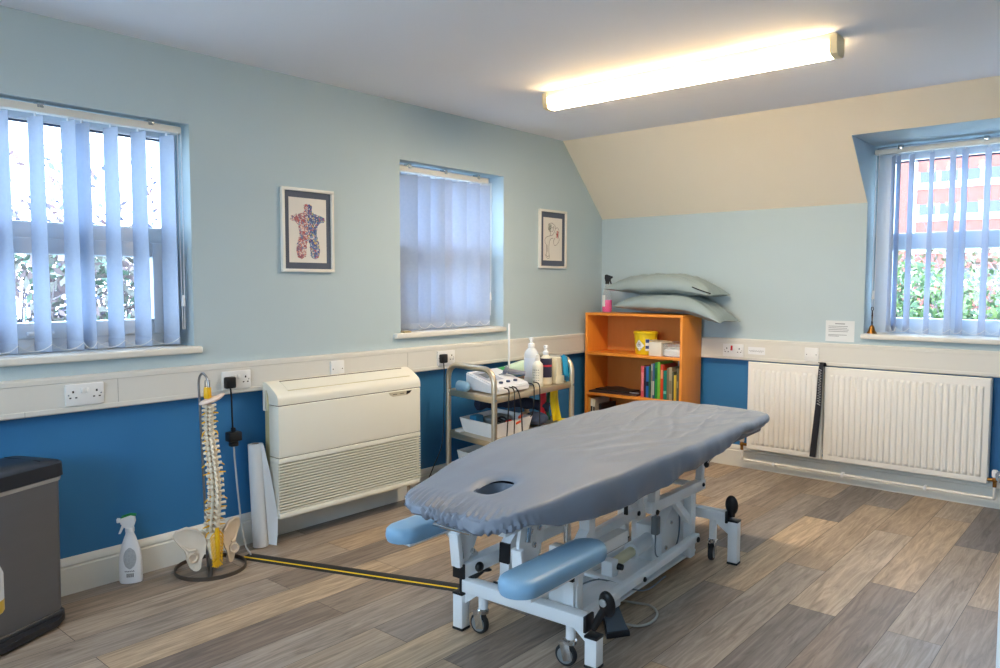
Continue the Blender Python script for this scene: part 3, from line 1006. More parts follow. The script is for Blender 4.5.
for s, cm_, nm in ((-1, cm_l, 'torso_half'), (1, cm_r, 'torso_half')):
    mb = MB()
    poly = [(cy + s * p[0] * w_, b0 + p[1] * h_) for p in jag] + [(cy + s * half[-1][0] * w_, b0 + half[-1][1] * h_)]
    vs = [mb.bm.verts.new((0.0116, y, z)) for y, z in poly]
    mb.bm.faces.new(vs)
    mb.bm.normal_update()
    bmesh.ops.triangulate(mb.bm, faces=list(mb.bm.faces), ngon_method='EAR_CLIP')
    part(pr, nm, mb, cm_, 'torso half splashed in reds' if s < 0 else 'torso half splashed in blues', smooth=None)
t, pr, (a0, a1, b0, b1) = picture('white-framed sketch of hip bones between the narrow window and the corner', -0.820, -0.497, 1.384, 1.800, 0.034)
w_, h_ = a1 - a0, b1 - b0
def PT(u, v): return (0.0118, a0 + u * w_, b0 + v * h_)
mb = MB()
strokes = [[(0.42, 0.88), (0.27, 0.84), (0.26, 0.74), (0.38, 0.66), (0.36, 0.58), (0.52, 0.62), (0.62, 0.74), (0.60, 0.83), (0.42, 0.88)],
           [(0.36, 0.82), (0.45, 0.76), (0.55, 0.80), (0.5, 0.70), (0.42, 0.68)], [(0.62, 0.74), (0.74, 0.78), (0.82, 0.72), (0.80, 0.58), (0.70, 0.60), (0.66, 0.68)],
           [(0.80, 0.58), (0.84, 0.48), (0.70, 0.38), (0.58, 0.36), (0.54, 0.46), (0.62, 0.54)], [(0.36, 0.58), (0.16, 0.54), (0.08, 0.48), (0.10, 0.40), (0.16, 0.36), (0.17, 0.2), (0.14, 0.10), (0.22, 0.05), (0.32, 0.07), (0.29, 0.2), (0.30, 0.38), (0.38, 0.50), (0.52, 0.53)],
           [(0.10, 0.13), (0.24, 0.09), (0.30, 0.12)], [(0.2, 0.36), (0.21, 0.2)]]
for s in strokes:
    mb.tube(smooth_path([PT(*p) for p in s], 5), 0.0014, 4)
part(pr, 'pencil_line', mb, mat('pencil_line', (110, 92, 92), 0.8))
mb = MB()
for c in ((0.74, 0.66), (0.76, 0.61), (0.72, 0.57)):
    for k in range(7):
        a_ = PT(c[0] + random.uniform(-.06, .06), c[1] + random.uniform(-.05, .05)); b_ = PT(c[0] + random.uniform(-.06, .06), c[1] + random.uniform(-.05, .05))
        mb.tube([a_, b_], 0.0018, 4)
part(pr, 'red_shading', mb, mat('red_pencil', (190, 80, 80), 0.8), 'red pencil shading')
mb = MB()
for k in range(14):
    mb.tube([PT(0.3 + random.uniform(-.04, .12), 0.78 + random.uniform(-.12, .07)), PT(0.34 + random.uniform(-.05, .1), 0.76 + random.uniform(-.1, .08))], 0.0016, 4)
part(pr, 'green_shading', mb, mat('grey_green_pencil', (120, 130, 115), 0.8), 'grey-green pencil shading')

# ------------------------------------------------------------------ treatment couch (local u across, v along, origin between the wheels)
CO = (1.675, -2.45, 0.0); CA = math.radians(3.3)
couch = thing('treatment_couch', 'grey-covered physiotherapy couch on a white wheeled hydraulic frame', 'treatment table', CO, CA)
M_wf = mat('couch_white_enamel', (240, 244, 246), 0.32, var=0.015)
M_cover = mat('couch_cover_grey', (122, 131, 145), 0.45, var=0.03, vscale=4, bump=0.08, bscale=260, spec=0.35)
M_pad = mat('arm_pad_blue_vinyl', (138, 178, 208), 0.38, rgb2=(116, 160, 194), vscale=9)
def cpart(name, mb, m, label=None, parent=None):
    return part(parent or couch, name, mb, m, label, world=False)
def hw(v):                     # half width of the mattress
    pts = [(-1.06, 0.190), (-0.98, 0.212), (-0.9, 0.228), (-0.66, 0.285), (-0.40, 0.318), (-0.1, 0.337), (1.05, 0.335)]
    for (a, x), (b, y) in zip(pts, pts[1:]):
        if v <= b:
            f = (v - a) / (b - a); return x + (y - x) * f
    return pts[-1][1]
def zt(v):
    pts = [(-1.06, 0.592), (-0.9, 0.607), (-0.7, 0.630), (-0.45, 0.650), (-0.2, 0.660), (0.3, 0.663), (0.8, 0.664), (1.06, 0.655)]
    for (a, x), (b, y) in zip(pts, pts[1:]):
        if v <= b:
            f = (v - a) / (b - a); f = f * f * (3 - 2 * f) if False else f; return x + (y - x) * f
    return pts[-1][1]
V0, V1, RC = -1.045, 0.952, 0.11
def half_at(v):
    h = hw(v)
    d = min(v - V0, V1 - v)
    r = RC if v < 0 else 0.13
    if d < r:
        h = h - r + math.sqrt(max(0, r * r - (r - d) ** 2))
    return h
HOLE = (0.012, -0.802, 0.050, 0.076)    # face hole u, v, ru, rv
def cover():
    mb = MB()
    NU, NV = 91, 200
    # rows denser at both ends
    def vv(j):
        s = j / (NV - 1)
        a = 0.5 - 0.5 * math.cos(PI * s)
        return V0 + (V1 - V0) * (0.55 * s + 0.45 * a)
    g = []
    for j in range(NV):
        v = vv(j)
        h = half_at(v)
        row = []
        for i in range(NU):
            s = -1 + 2 * i / (NU - 1)
            s = math.copysign(abs(s) ** 0.85, s)
            u = s * h
            z = zt(v) + 0.006 * (1 - s * s)
            # long soft folds running with the couch and slanting off the far end
            z += 0.006 * fbm(u * 5 + v * 1.2, v * 1.6 - u * 1.4, 3.1, 3)
            q = u * 16 + v * 5.5
            rid = 1 - abs(noise.noise(Vector((q * 0.8, v * 1.5 - u * 2.0, 1.7)))) * 2.2
            fade = (1 - 0.85 * min(1, max(0, (abs(s) - 0.72) / 0.2))) * min(1, max(0.1, (V1 - v) / 0.16))
            wgt = min(1, max(0, (v + 0.15) / 0.5)) * fade
            z += 0.018 * max(0, rid - 0.5) * wgt
            q2 = u * 9 - v * 4.2 + 3
            rid2 = 1 - abs(noise.noise(Vector((q2, v * 1.1 + u, 6.3)))) * 2.6
            z += 0.016 * max(0, rid2 - 0.55) * fade * min(1, max(0, (u + 0.28) / 0.3)) * min(1, max(0, (v + 0.5) / 0.3))
            # folds gathering down at the long sides
            e_ = max(0, abs(s) - 0.55) / 0.45
            z += 0.005 * e_ * noise.noise(Vector((v * 7, u * 3, 9.0)))
            # gathered pleats at the head end
            hd = max(0, 1 - (v - V0) / 0.125)
            z += 0.013 * hd * (abs(((u * 42 + v * 9 + 0.4 * noise.noise(Vector((u * 20, v * 12, 0)))) % 1.0) - 0.5) * 2 - 0.5)
            z -= 0.012 * hd ** 2
            # face hole: cloth tucked down
            du, dv = (u - HOLE[0]) / HOLE[2], (v - HOLE[1]) / HOLE[3]
            rr = (abs(du) ** 2.6 + abs(dv) ** 2.6) ** (1 / 2.6)
            if rr < 1.0:
                f = min(1, (1.0 - rr) / 0.10)
                f = f * f * (3 - 2 * f)
                z -= 0.022 * f - 0.006 * f * noise.noise(Vector((u * 60, v * 60, 2)))
            elif rr < 1.7:
                z -= 0.010 * (1.7 - rr) ** 2 / 0.49
            row.append(mb.bm.verts.new((u, v, z)))
        g.append(row)
    def inhole(v_):
        return (abs((v_.co.x - HOLE[0]) / HOLE[2]) ** 2.6 + abs((v_.co.y - HOLE[1]) / HOLE[3]) ** 2.6) ** (1 / 2.6) < 0.956
    for row_ in g:
        for v_ in row_:
            a_, b_ = (v_.co.x - HOLE[0]) / HOLE[2], (v_.co.y - HOLE[1]) / HOLE[3]
            q_ = (abs(a_) ** 2.6 + abs(b_) ** 2.6) ** (1 / 2.6)
            if 0.875 < q_ < 1.025:
                k_ = 0.95 / q_
                v_.co.x = HOLE[0] + a_ * k_ * HOLE[2]; v_.co.y = HOLE[1] + b_ * k_ * HOLE[3]; v_.co.z = zt(v_.co.y) - 0.010
    for j in range(NV - 1):
        for i in range(NU - 1):
            q_ = [g[j][i], g[j][i + 1], g[j + 1][i + 1], g[j + 1][i]]
            if not all(inhole(k_) for k_ in q_):
                mb.bm.faces.new(q_)
    # skirt
    loop = [g[0][i] for i in range(NU)] + [g[j][NU - 1] for j in range(1, NV)] + [g[NV - 1][i] for i in range(NU - 2, -1, -1)] + [g[j][0] for j in range(NV - 2, 0, -1)]
    n = len(loop)
    pos = [v.co.copy() for v in loop]
    cum = [0]
    for k in range(1, n): cum.append(cum[-1] + (pos[k] - pos[k - 1]).length)
    rings = [loop]
    lev = [(0.007, -0.004), (0.013, -0.014), (0.018, -0.032), (0.020, -0.052), (0.019, -0.075), (0.014, -0.096), (0.002, -0.104), (-0.025, -0.100), (-0.045, -0.090)]
    for (o_, dz) in lev:
        ring = []
        for k in range(n):
            p = pos[k]
            t_ = (pos[(k + 2) % n] - pos[k - 2]); t_.z = 0
            nrm = Vector((t_.y, -t_.x, 0)).normalized() if t_.length > 1e-6 else Vector((0, -1, 0))
            v = p.y
            head = max(0, min(1, (-0.86 - v) / 0.12))
            dep = abs(dz) / 0.1
            # the cloth hangs deepest beside the joint of the head section and is pulled up short at both ends
            def tab(v, T_):
                for (a_, x_), (b_, y_) in zip(T_, T_[1:]):
                    if v <= b_: return x_ + (y_ - x_) * max(0, (v - a_) / (b_ - a_))
                return T_[-1][1]
            drop = tab(v, [(-1.05, 0.42), (-0.92, 0.48), (-0.80, 0.85), (-0.66, 1.12), (-0.50, 1.18), (-0.2, 1.06), (0.2, 0.84), (0.5, 0.58), (0.75, 0.46), (0.9, 0.42), (1.0, 0.40)])
            drop *= 1 - head * (1 - (0.45 + 0.65 * max(0, min(1, (p.x + 0.2) / 0.4))))
            sgn = cum[k]
            wob = noise.noise(Vector((sgn * 9, dz * 14, 4))) * 0.012 * dep + noise.noise(Vector((sgn * 26, dz * 10, 8))) * 0.005 * dep
            pleat = 0
            if head > 0:
                pleat = head * 0.015 * (abs((sgn * 42 + dz * 8) % 1.0 - 0.5) * 2 - 0.5) * min(1, dep * 1.5)
            hem = noise.noise(Vector((sgn * 5, 0, 12))) * 0.014 * dep
            # foot-end corners are pulled to points
            off = o_ * (1 - 0.5 * head)
            q = p + nrm * (off + wob + pleat)
            q.z = p.z + dz * drop + hem * (1 - head)
            ring.append(mb.bm.verts.new(q))
        rings.append(ring)
    for A, B in zip(rings, rings[1:]):
        for k in range(n):
            mb.bm.faces.new([A[k], B[k], B[(k + 1) % n], A[(k + 1) % n]])
    return mb
cv = cpart('fitted_cover', cover(), M_cover)
# face-hole liner: the padding seen through the hole
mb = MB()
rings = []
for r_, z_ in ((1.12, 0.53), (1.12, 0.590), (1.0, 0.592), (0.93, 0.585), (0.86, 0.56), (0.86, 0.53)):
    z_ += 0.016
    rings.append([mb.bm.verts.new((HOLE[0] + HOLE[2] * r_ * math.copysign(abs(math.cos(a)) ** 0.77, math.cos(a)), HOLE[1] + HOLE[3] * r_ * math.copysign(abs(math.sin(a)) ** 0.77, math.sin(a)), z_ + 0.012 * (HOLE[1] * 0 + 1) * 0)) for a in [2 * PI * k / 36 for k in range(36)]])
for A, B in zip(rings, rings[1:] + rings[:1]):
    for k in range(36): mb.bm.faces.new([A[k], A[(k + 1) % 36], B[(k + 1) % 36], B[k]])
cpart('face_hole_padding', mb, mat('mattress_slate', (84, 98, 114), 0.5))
# mattress board under the cover
mb = MB()
w_ = 0.29
mb.box((-w_, -0.50, 0.562), (w_, 0.93, 0.59), 0.01)
mb.box((-0.15, -0.98, 0.535), (0.15, -0.90, 0.565), 0.01); mb.box((-0.22, -0.70, 0.552), (0.22, -0.52, 0.582), 0.01)
mb.box((-0.185, -0.93, 0.54), (-0.055, -0.68, 0.57), 0.01); mb.box((0.082, -0.93, 0.54), (0.185, -0.68, 0.57), 0.01)
cpart('mattress_board', mb, mat('mattress_navy', (48, 62, 84), 0.5))

# base beams
def bx(name, lo, hi, m=M_wf, bev=0.003, parent=None, label=None):
    mb = MB(); mb.box(lo, hi, bev); return cpart(name, mb, m, label, parent)
front = bx('cross_beam', (-0.255, -0.66, 0.150), (0.262, -0.612, 0.196))
rear = bx('cross_beam', (-0.262, 0.598, 0.190), (0.245, 0.645, 0.236))
# feet with caps
def foot(u, v, z0, z1):
    mb = MB(); mb.box((u - 0.022, v - 0.022, z0 + 0.008), (u + 0.022, v + 0.022, z1 - 0.008), 0.002)
    f = cpart('foot', mb, M_wf)
    mb = MB(); mb.box((u - 0.024, v - 0.024, z1 - 0.009), (u + 0.024, v + 0.024, z1), 0.002)
    cpart('foot_cap', mb, M_black, 'black top cap', f)
    mb = MB(); mb.box((u - 0.024, v - 0.024, z0), (u + 0.024, v + 0.024, z0 + 0.010), 0.002)
    cpart('foot_pad', mb, M_blackrub, 'black rubber pad', f)
foot(0.287, -0.636, 0.03, 0.138); foot(-0.277, -0.636, 0.0, 0.142); foot(0.280, 0.622, 0.0, 0.204); foot(-0.285, 0.622, 0.0, 0.20)
# gussets beside the feet and dark end caps on the beams
mb = MB(); mb.prism([(0.20, 0.150), (0.264, 0.150), (0.264, 0.10)], lambda a, b: (a, -0.640, b), (0, 0.008, 0)); cpart('gusset', mb, M_wf)
mb = MB(); mb.prism([(-0.19, 0.150), (-0.255, 0.150), (-0.255, 0.10)], lambda a, b: (a, -0.640, b), (0, 0.008, 0)); cpart('gusset', mb, M_wf)
mb = MB(); mb.prism([(0.17, 0.190), (0.255, 0.190), (0.255, 0.13)], lambda a, b: (a, 0.618, b), (0, 0.008, 0)); cpart('gusset', mb, M_wf)
for lo, hi in (((0.262, -0.664, 0.145), (0.272, -0.608, 0.2)), ((-0.264, -0.664, 0.145), (-0.255, -0.608, 0.2)), ((0.245, 0.594, 0.186), (0.256, 0.648, 0.24))):
    bx('beam_end_cap', lo, hi, M_black)
# pedals (wheel-lift levers)
def pedal(p, q, tilt, flat=False, stud=True):
    mb = MB()
    p, q = Vector(p), Vector(q)
    mb.tube([p, p.lerp(q, 0.5), q], [0.012, 0.014, 0.012], 10)
    d = cpart('lift_pedal', mb, M_black)
    mb = MB()
    if flat:
        mb.ell(q, (0.034, 0.016, 0.009), Matrix.Rotation(tilt, 3, 'Z'))
    else:
        R = Matrix.Rotation(tilt, 3, 'X')
        mb.ell(q, (0.030, 0.016, 0.046), R, 20, 12)
    pd = cpart('pedal_pad', mb, M_black, None, d)
    if not flat and stud:
        mb = MB(); mb.lathe([(0.013, 0), (0.013, 0.004), (0.009, 0.005)], q + Vector((-0.006, -0.016, 0.008)), 14, Matrix.Rotation(PI / 2, 3, 'X'))
        cpart('pedal_stud', mb, mat('stud_grey', (168, 172, 172), 0.4), 'grey round stud', pd)
pedal((0.282, -0.634, 0.155), (0.325, -0.62, 0.243), 0.15)
pedal((0.270, 0.622, 0.215), (0.266, 0.622, 0.268), 0.1, False, False)
pedal((-0.268, -0.63, 0.165), (-0.200, -0.60, 0.232), 0.15, True)
# castors
def castor(u, v, ztop, r=0.038, a=0.3):
    mb = MB(); mb.cyl((u, v, r * 2 + 0.018), (u, v, ztop), 0.017)
    st = cpart('castor_stem', mb, M_wf)
    R = Matrix.Rotation(a, 4, 'Z')
    off = R @ Vector((0, -0.016, 0))
    mb = MB()
    for s in (-1, 1):
        mb.obox((s * 0.015, -0.012, r + 0.018), (0.003, 0.034, r + 0.03), Matrix.Rotation(0.25, 3, 'X'), 0.001)
    mb.lathe([(0.021, 0), (0.022, 0.012), (0.016, 0.018)], (0, 0, 2 * r + 0.004), 16)
    mb.xf(Matrix.Translation((u, v, 0)) @ R)
    cpart('castor_fork', mb, M_chrome, None, st)
    mb = MB()
    Ry = Matrix.Rotation(PI / 2, 3, 'Y')
    mb.lathe([(r * 0.72, -0.011), (r * 0.9, -0.011), (r, -0.006), (r, 0.006), (r * 0.9, 0.011), (r * 0.72, 0.011)], (0, 0, 0), 28, Ry)
    mb.xf(Matrix.Translation(Vector((u, v, r)) + off) @ R)
    w_ = cpart('castor_wheel', mb, M_blackrub, None, st)
    mb = MB()
    mb.lathe([(r * 0.3, -0.0125), (r * 0.74, -0.0115), (r * 0.74, 0.0115), (r * 0.3, 0.0125)], (0, 0, 0), 24, Ry)
    mb.xf(Matrix.Translation(Vector((u, v, r)) + off) @ R)
    cpart('wheel_hub', mb, mat('hub_grey', (130, 136, 138), 0.4), None, st)
castor(-0.182, -0.625, 0.152, a=-1.55); castor(0.195, -0.630, 0.152, a=-1.45); castor(0.180, 0.622, 0.192, a=0.15); castor(-0.182, 0.622, 0.192, a=1.1)
# base tray between the rails
bx('base_tray', (-0.105, -0.45, 0.040), (0.125, 0.56, 0.052))
bx('base_tray_lip', (-0.117, -0.46, 0.050), (-0.105, 0.53, 0.088))
mb = MB(); mb.box((0.075, -0.47, 0.050), (0.150, -0.20, 0.135), 0.006); mb.box((0.02, -0.46, 0.050), (0.075, -0.14, 0.12), 0.02)
tr = cpart('front_housing', mb, M_wf)
bx('plug_socket', (0.082, -0.473, 0.095), (0.110, -0.469, 0.128), M_black, 0.0005, tr)
mb = MB(); mb.cyl((0.133, -0.468, 0.108), (0.133, -0.480, 0.108), 0.014); cpart('bolt', mb, M_blackrub)
# lower link arms
def arm(u, p, q, w=0.032, h=0.046):
    mb = MB(); mb.beam((u, p[0], p[1]), (u, q[0], q[1]), w, h, (0, 0, 1), 0.003, 0.02)
    a = cpart('link_arm', mb, M_wf)
    return a
def bolt(u, v, z, parent=None, r=0.012, L=0.008, s=1):
    mb = MB(); mb.lathe([(r, 0), (r, L * 0.6), (r * 0.6, L)], (u, v, z), 12, Matrix.Rotation(s * PI / 2, 3, 'Y'))
    cpart('pivot_bolt', mb, M_blackrub, None, parent)
a = arm(0.165, (-0.46, 0.118), (0.45, 0.142), 0.030, 0.032); bolt(0.181, 0.445, 0.138, a)
a = arm(-0.13, (-0.58, 0.175), (0.50, 0.205)); bolt(-0.114, 0.45, 0.20, a)
bx('arm_end_cap', (-0.150, -0.610, 0.150), (-0.110, -0.600, 0.200), M_black)
bolt(0.181, -0.07, 0.118, None, 0.010)
# rear uprights, diagonal struts, upper arms
for u in (0.13, -0.13):
    mb = MB(); mb.beam((u, 0.47, 0.045), (u, 0.47, 0.345), 0.036, 0.05, (0, 1, 0)); cpart('upright', mb, M_wf)
    mb = MB(); mb.beam((u, 0.305, 0.335), (u, 0.455, 0.215), 0.026, 0.034); cpart('strut', mb, M_wf)
    a = arm(u, (0.085, 0.360), (0.585, 0.352), 0.036, 0.046); bolt(u + 0.018, 0.575, 0.353, a, 0.009); bolt(u + 0.018, 0.10, 0.338, a, 0.011)
    mb = MB(); mb.beam((u, 0.10, 0.33), (u, 0.115, 0.555), 0.036, 0.042, (0, 1, 0)); cpart('upright', mb, M_wf)
    mb = MB(); mb.beam((u, 0.575, 0.37), (u, 0.60, 0.555), 0.030, 0.034, (0, 1, 0)); cpart('upright', mb, M_wf)
for v, z in ((0.56, 0.352), (0.11, 0.45)):
    mb = MB(); mb.cyl((-0.13, v, z), (0.13, v, z), 0.014); cpart('cross_tube', mb, M_wf)
bx('pad_stop', (-0.11, 0.50, 0.376), (0.0, 0.57, 0.392), M_black, 0.005)
# gear housing
mb = MB()
mb.prism([(0.27, 0.05), (0.57, 0.05), (0.57, 0.22), (0.52, 0.29), (0.40, 0.31), (0.33, 0.25), (0.27, 0.20)], lambda a, b: (0.045, a, b), (0.045, 0, 0))
gh = cpart('gear_housing', mb, M_wf)
for v, z in ((0.36, 0.22), (0.50, 0.26), (0.53, 0.14), (0.31, 0.12)):
    mb = MB(); mb.lathe([(0.009, 0), (0.009, 0.005), (0.006, 0.007)], (0.09, v, z), 10, Matrix.Rotation(PI / 2, 3, 'Y')); cpart('housing_bolt', mb, M_chrome, None, gh)
bx('motor_block', (-0.045, 0.28, 0.05), (0.045, 0.44, 0.215), M_wf, 0.012)
# actuator
mb = MB(); mb.cyl((0.02, -0.04, 0.130), (0.02, 0.16, 0.140), 0.022); cpart('actuator_rod', mb, mat('actuator_cream', (226, 218, 180), 0.35), 'cream piston tube')
mb = MB(); mb.cyl((0.02, 0.13, 0.140), (0.02, 0.33, 0.152), 0.032, None, 20); mb.cyl((0.02, 0.125, 0.139), (0.02, 0.14, 0.140), 0.034, None, 20); cpart('actuator_body', mb, M_wf)
mb = MB(); mb.box((-0.006, -0.085, 0.09), (0.046, -0.03, 0.158), 0.006); cpart('actuator_bracket', mb, M_wf)
mb = MB(); mb.cyl((0.046, -0.035, 0.128), (0.066, -0.035, 0.128), 0.014, 0.012); cpart('knob', mb, M_black)
bx('cross_plate', (-0.115, -0.11, 0.085), (0.15, -0.07, 0.098))
# motor control and its loop of cable
bx('control_box', (0.055, 0.235, 0.19), (0.085, 0.27, 0.27), mat('control_grey', (120, 128, 134), 0.4), 0.005)
bx('latch', (-0.09, 0.10, 0.345), (-0.04, 0.16, 0.395), M_black, 0.006)
mb = MB(); mb.tube(smooth_path([(0.07, 0.25, 0.27), (0.085, 0.27, 0.31), (0.10, 0.33, 0.325), (0.105, 0.39, 0.29), (0.105, 0.42, 0.2), (0.10, 0.40, 0.11), (0.10, 0.30, 0.09), (0.09, 0.22, 0.11), (0.075, 0.24, 0.19)]), 0.0035, 6)
mb.tube(smooth_path([(0.10, -0.46, 0.135), (0.07, -0.40, 0.155), (0.06, -0.30, 0.15), (0.09, -0.22, 0.14), (0.19, -0.1, 0.085), (0.19, 0.1, 0.08)]), 0.003, 6)
cpart('cable', mb, mat('flex_grey_blue', (108, 118, 130), 0.4))
# straps hanging below the bed
mb = MB()
mb.box((0.09, -0.075, 0.36), (0.105, -0.068, 0.56)); mb.box((-0.10, 0.10, 0.40), (-0.09, 0.12, 0.55))
mb.tube(smooth_path([(-0.01, 0.03, 0.55), (-0.012, 0.03, 0.43), (0.0, 0.04, 0.405), (0.012, 0.05, 0.43), (0.01, 0.05, 0.55)]), 0.005, 6)
cpart('hanging_strap', mb, M_blackrub, 'black webbing straps')
# front head mechanism
for u in (-0.165, 0.10):
    mb = MB(); mb.box((u - 0.024, -0.775, 0.262), (u + 0.024, -0.10, 0.312), 0.004); tb = cpart('head_frame_tube', mb, M_wf)
    mb = MB(); mb.box((u - 0.025, -0.784, 0.261), (u + 0.025, -0.774, 0.313), 0.002); cpart('tube_end_cap', mb, M_black, None, tb)
    mb = MB(); mb.prism([(-0.79, 0.30), (-0.745, 0.30), (-0.70, 0.36), (-0.66, 0.44), (-0.64, 0.545), (-0.775, 0.545), (-0.80, 0.44)], lambda a, b: (u - 0.006, a, b), (0.012, 0, 0)); pl = cpart('head_bracket', mb, M_wf)
    mb = MB(); mb.beam((u, -0.785, 0.305), (u, -0.80, 0.425), 0.04, 0.022, (0, 1, 0)); cpart('bracket_post', mb, M_wf, None, pl)
    mb = MB(); mb.beam((u + 0.004, -0.770, 0.325), (u + 0.004, -0.785, 0.415), 0.012, 0.016, (0, 1, 0)); cpart('slot', mb, M_blackrub, None, pl)
    for v, z in ((-0.72, 0.42), (-0.69, 0.47), (-0.74, 0.47), (-0.715, 0.34)):
        mb = MB(); mb.lathe([(0.010, 0), (0.010, 0.007), (0.006, 0.009)], (u + 0.006, v, z), 10, Matrix.Rotation(PI / 2, 3, 'Y')); cpart('bracket_bolt', mb, M_chrome, None, pl)
    mb = MB(); mb.cyl((u + 0.01, -0.76, 0.44), (u + 0.01, -0.74, 0.56), 0.011); cpart('gas_strut', mb, M_chrome, None, pl)
mb = MB(); mb.cyl((-0.235, -0.83, 0.448), (-0.07, -0.83, 0.448), 0.006); cpart('handle_rod', mb, M_chrome)
# leaning uprights with dark caps between base and head frame
for u in (-0.105, 0.165):
    mb = MB(); mb.prism([(-0.60, 0.190), (-0.555, 0.190), (-0.545, 0.30), (-0.46, 0.40), (-0.46, 0.54), (-0.50, 0.54), (-0.50, 0.425), (-0.595, 0.345), (-0.600, 0.31)], lambda a, b: (u - 0.02, a, b), (0.04, 0, 0)); lp = cpart('leaning_upright', mb, M_wf)
    mb = MB(); mb.prism([(-0.605, 0.275), (-0.600, 0.345), (-0.590, 0.347), (-0.594, 0.275)], lambda a, b: (u - 0.021, a, b), (0.042, 0, 0)); cpart('upright_cap', mb, M_black, None, lp)
bx('side_post', (0.075, -0.585, 0.155), (0.19, -0.545, 0.375))
mb = MB(); mb.prism([(-0.585, 0.26), (-0.50, 0.33), (-0.50, 0.36), (-0.585, 0.36)], lambda a, b: (0.188, a, b), (0.008, 0, 0)); cpart('gusset', mb, M_wf)
for u, v in ((-0.03, -0.5), (0.02, -0.38)):
    mb = MB(); mb.cyl((u, v, 0.30), (u, v, 0.55), 0.014); cpart('support_rod', mb, M_chrome)
mb = MB(); mb.ell((-0.130, -0.71, 0.287), (0.014, 0.018, 0.018)); cpart('clamp_knob', mb, M_black)
# padded arm boards
def arm_pad(c, L, w_, th, ang, z):
    mb = MB()
    N = 40
    out = []
    r = w_ / 2
    for k in range(N):
        a_ = 2 * PI * k / N
        x, y = math.cos(a_) * r, math.sin(a_) * r + (L / 2 - r if math.sin(a_) > 0 else -(L / 2 - r))
        out.append(Vector((x, y)))
    levels = [(0.80, 0.0), (0.94, 0.004), (1.0, 0.016), (1.0, th * 0.55), (0.965, th * 0.82), (0.86, th * 0.97), (0.6, th * 1.02)]
    rings = []
    for s, zz_ in levels:
        rings.append([mb.bm.verts.new((p.x * s, p.y * (1 - (1 - s) * w_ / L), zz_)) for p in out])
    for A, B in zip(rings, rings[1:]):
        for k in range(N):
            mb.bm.faces.new([A[k], A[(k + 1) % N], B[(k + 1) % N], B[k]])
    mb.bm.faces.new(rings[0][::-1]); mb.bm.faces.new(rings[-1])
    mb.xf(Matrix.Translation((c[0], c[1], z)) @ Matrix.Rotation(ang, 4, 'Z'))
    return mb
for u, vc, L, an in ((0.281, -0.855, 0.475, -0.02), (-0.30, -0.735, 0.475, 0.02)):
    ap = cpart('arm_pad', arm_pad((u, vc), L, 0.128, 0.05, an, 0.402), M_pad)
    mb = MB(); mb.box((u - 0.045, vc - 0.19, 0.390), (u + 0.045, vc + 0.19, 0.403), 0.003); cpart('arm_pad_board', mb, M_wf, None, ap)
    s = 1 if u > 0 else -1
    mb = MB()
    mb.prism([(u + 0.015 * s, 0.382), (u - 0.035 * s, 0.382), (0.165 * s, 0.27), (0.165 * s, 0.31), (u - 0.02 * s, 0.382)][:4], lambda a, b: (a, -0.70, b), (0, 0.035, 0)); cpart('arm_pad_bracket', mb, M_wf, None, ap)
# lever under the foot end
mb = MB(); mb.cyl((0.262, 0.515, 0.575), (0.194, 0.50, 0.470), 0.006); lv = cpart('back_lever', mb, M_chrome)
mb = MB(); mb.ell((0.193, 0.4995, 0.468), (0.012, 0.013, 0.015)); cpart('lever_knob', mb, M_black, None, lv)
# bed frame rails
for u in (-0.15, 0.15):
    mb = MB(); mb.box((u - 0.018, -0.48, 0.53), (u + 0.018, 0.90, 0.563), 0.003); cpart('bed_rail', mb, M_wf)
    mb = MB(); mb.box((u - 0.014, -0.95, 0.515), (u + 0.014, -0.52, 0.546), 0.003); cpart('bed_rail', mb, M_wf)

# foot switch on the floor
t = thing('foot_switch', 'dark foot pedal switch on the floor beside the couch with a looping grey cable', 'foot switch', (1.85, -2.70, 0.0))
mb = MB()
P4 = [Vector(p) for p in [(1.890, -2.824), (1.940, -2.747), (1.800, -2.610), (1.772, -2.676)]]
rr = []
for f, z in ((1.0, 0.0), (1.0, 0.012), (0.97, 0.018)):
    c = sum(P4, Vector((0, 0))) / 4
    rr.append([mb.bm.verts.new((c.x + (p.x - c.x) * f, c.y + (p.y - c.y) * f, z)) for p in P4])
for A, B in zip(rr, rr[1:]):
    for k in range(4): mb.bm.faces.new([A[k], A[(k + 1) % 4], B[(k + 1) % 4], B[k]])
mb.bm.faces.new(rr[0][::-1]); mb.bm.faces.new(rr[-1])
part(t, 'base', mb, M_black)
mb = MB()
top = [P4[0] * 0.93 + P4[2] * 0.07, P4[1] * 0.93 + P4[3] * 0.07, P4[2] * 0.95 + P4[0] * 0.05, P4[3] * 0.95 + P4[1] * 0.05]
A = [mb.bm.verts.new((p.x, p.y, z)) for p, z in zip(top, (0.019, 0.019, 0.050, 0.050))]
B = [mb.bm.verts.new((p.x, p.y, 0.017)) for p in top]
mb.bm.faces.new(A); mb.bm.faces.new(B[::-1])
for k in range(4): mb.bm.faces.new([B[k], B[(k + 1) % 4], A[(k + 1) % 4], A[k]])
part(t, 'pedal', mb, mat('pedal_slate', (96, 108, 120), 0.35))
mb = MB(); mb.tube(smooth_path([(1.885, -2.70, 0.012), (1.93, -2.665, 0.006), (1.948, -2.61, 0.006), (1.93, -2.53, 0.006), (1.87, -2.48, 0.006), (1.80, -2.50, 0.006), (1.74, -2.55, 0.02), (1.74, -2.6, 0.05)]), 0.0048, 8)
part(t, 'cable', mb, mat('cable_pale', (182, 180, 172), 0.4))

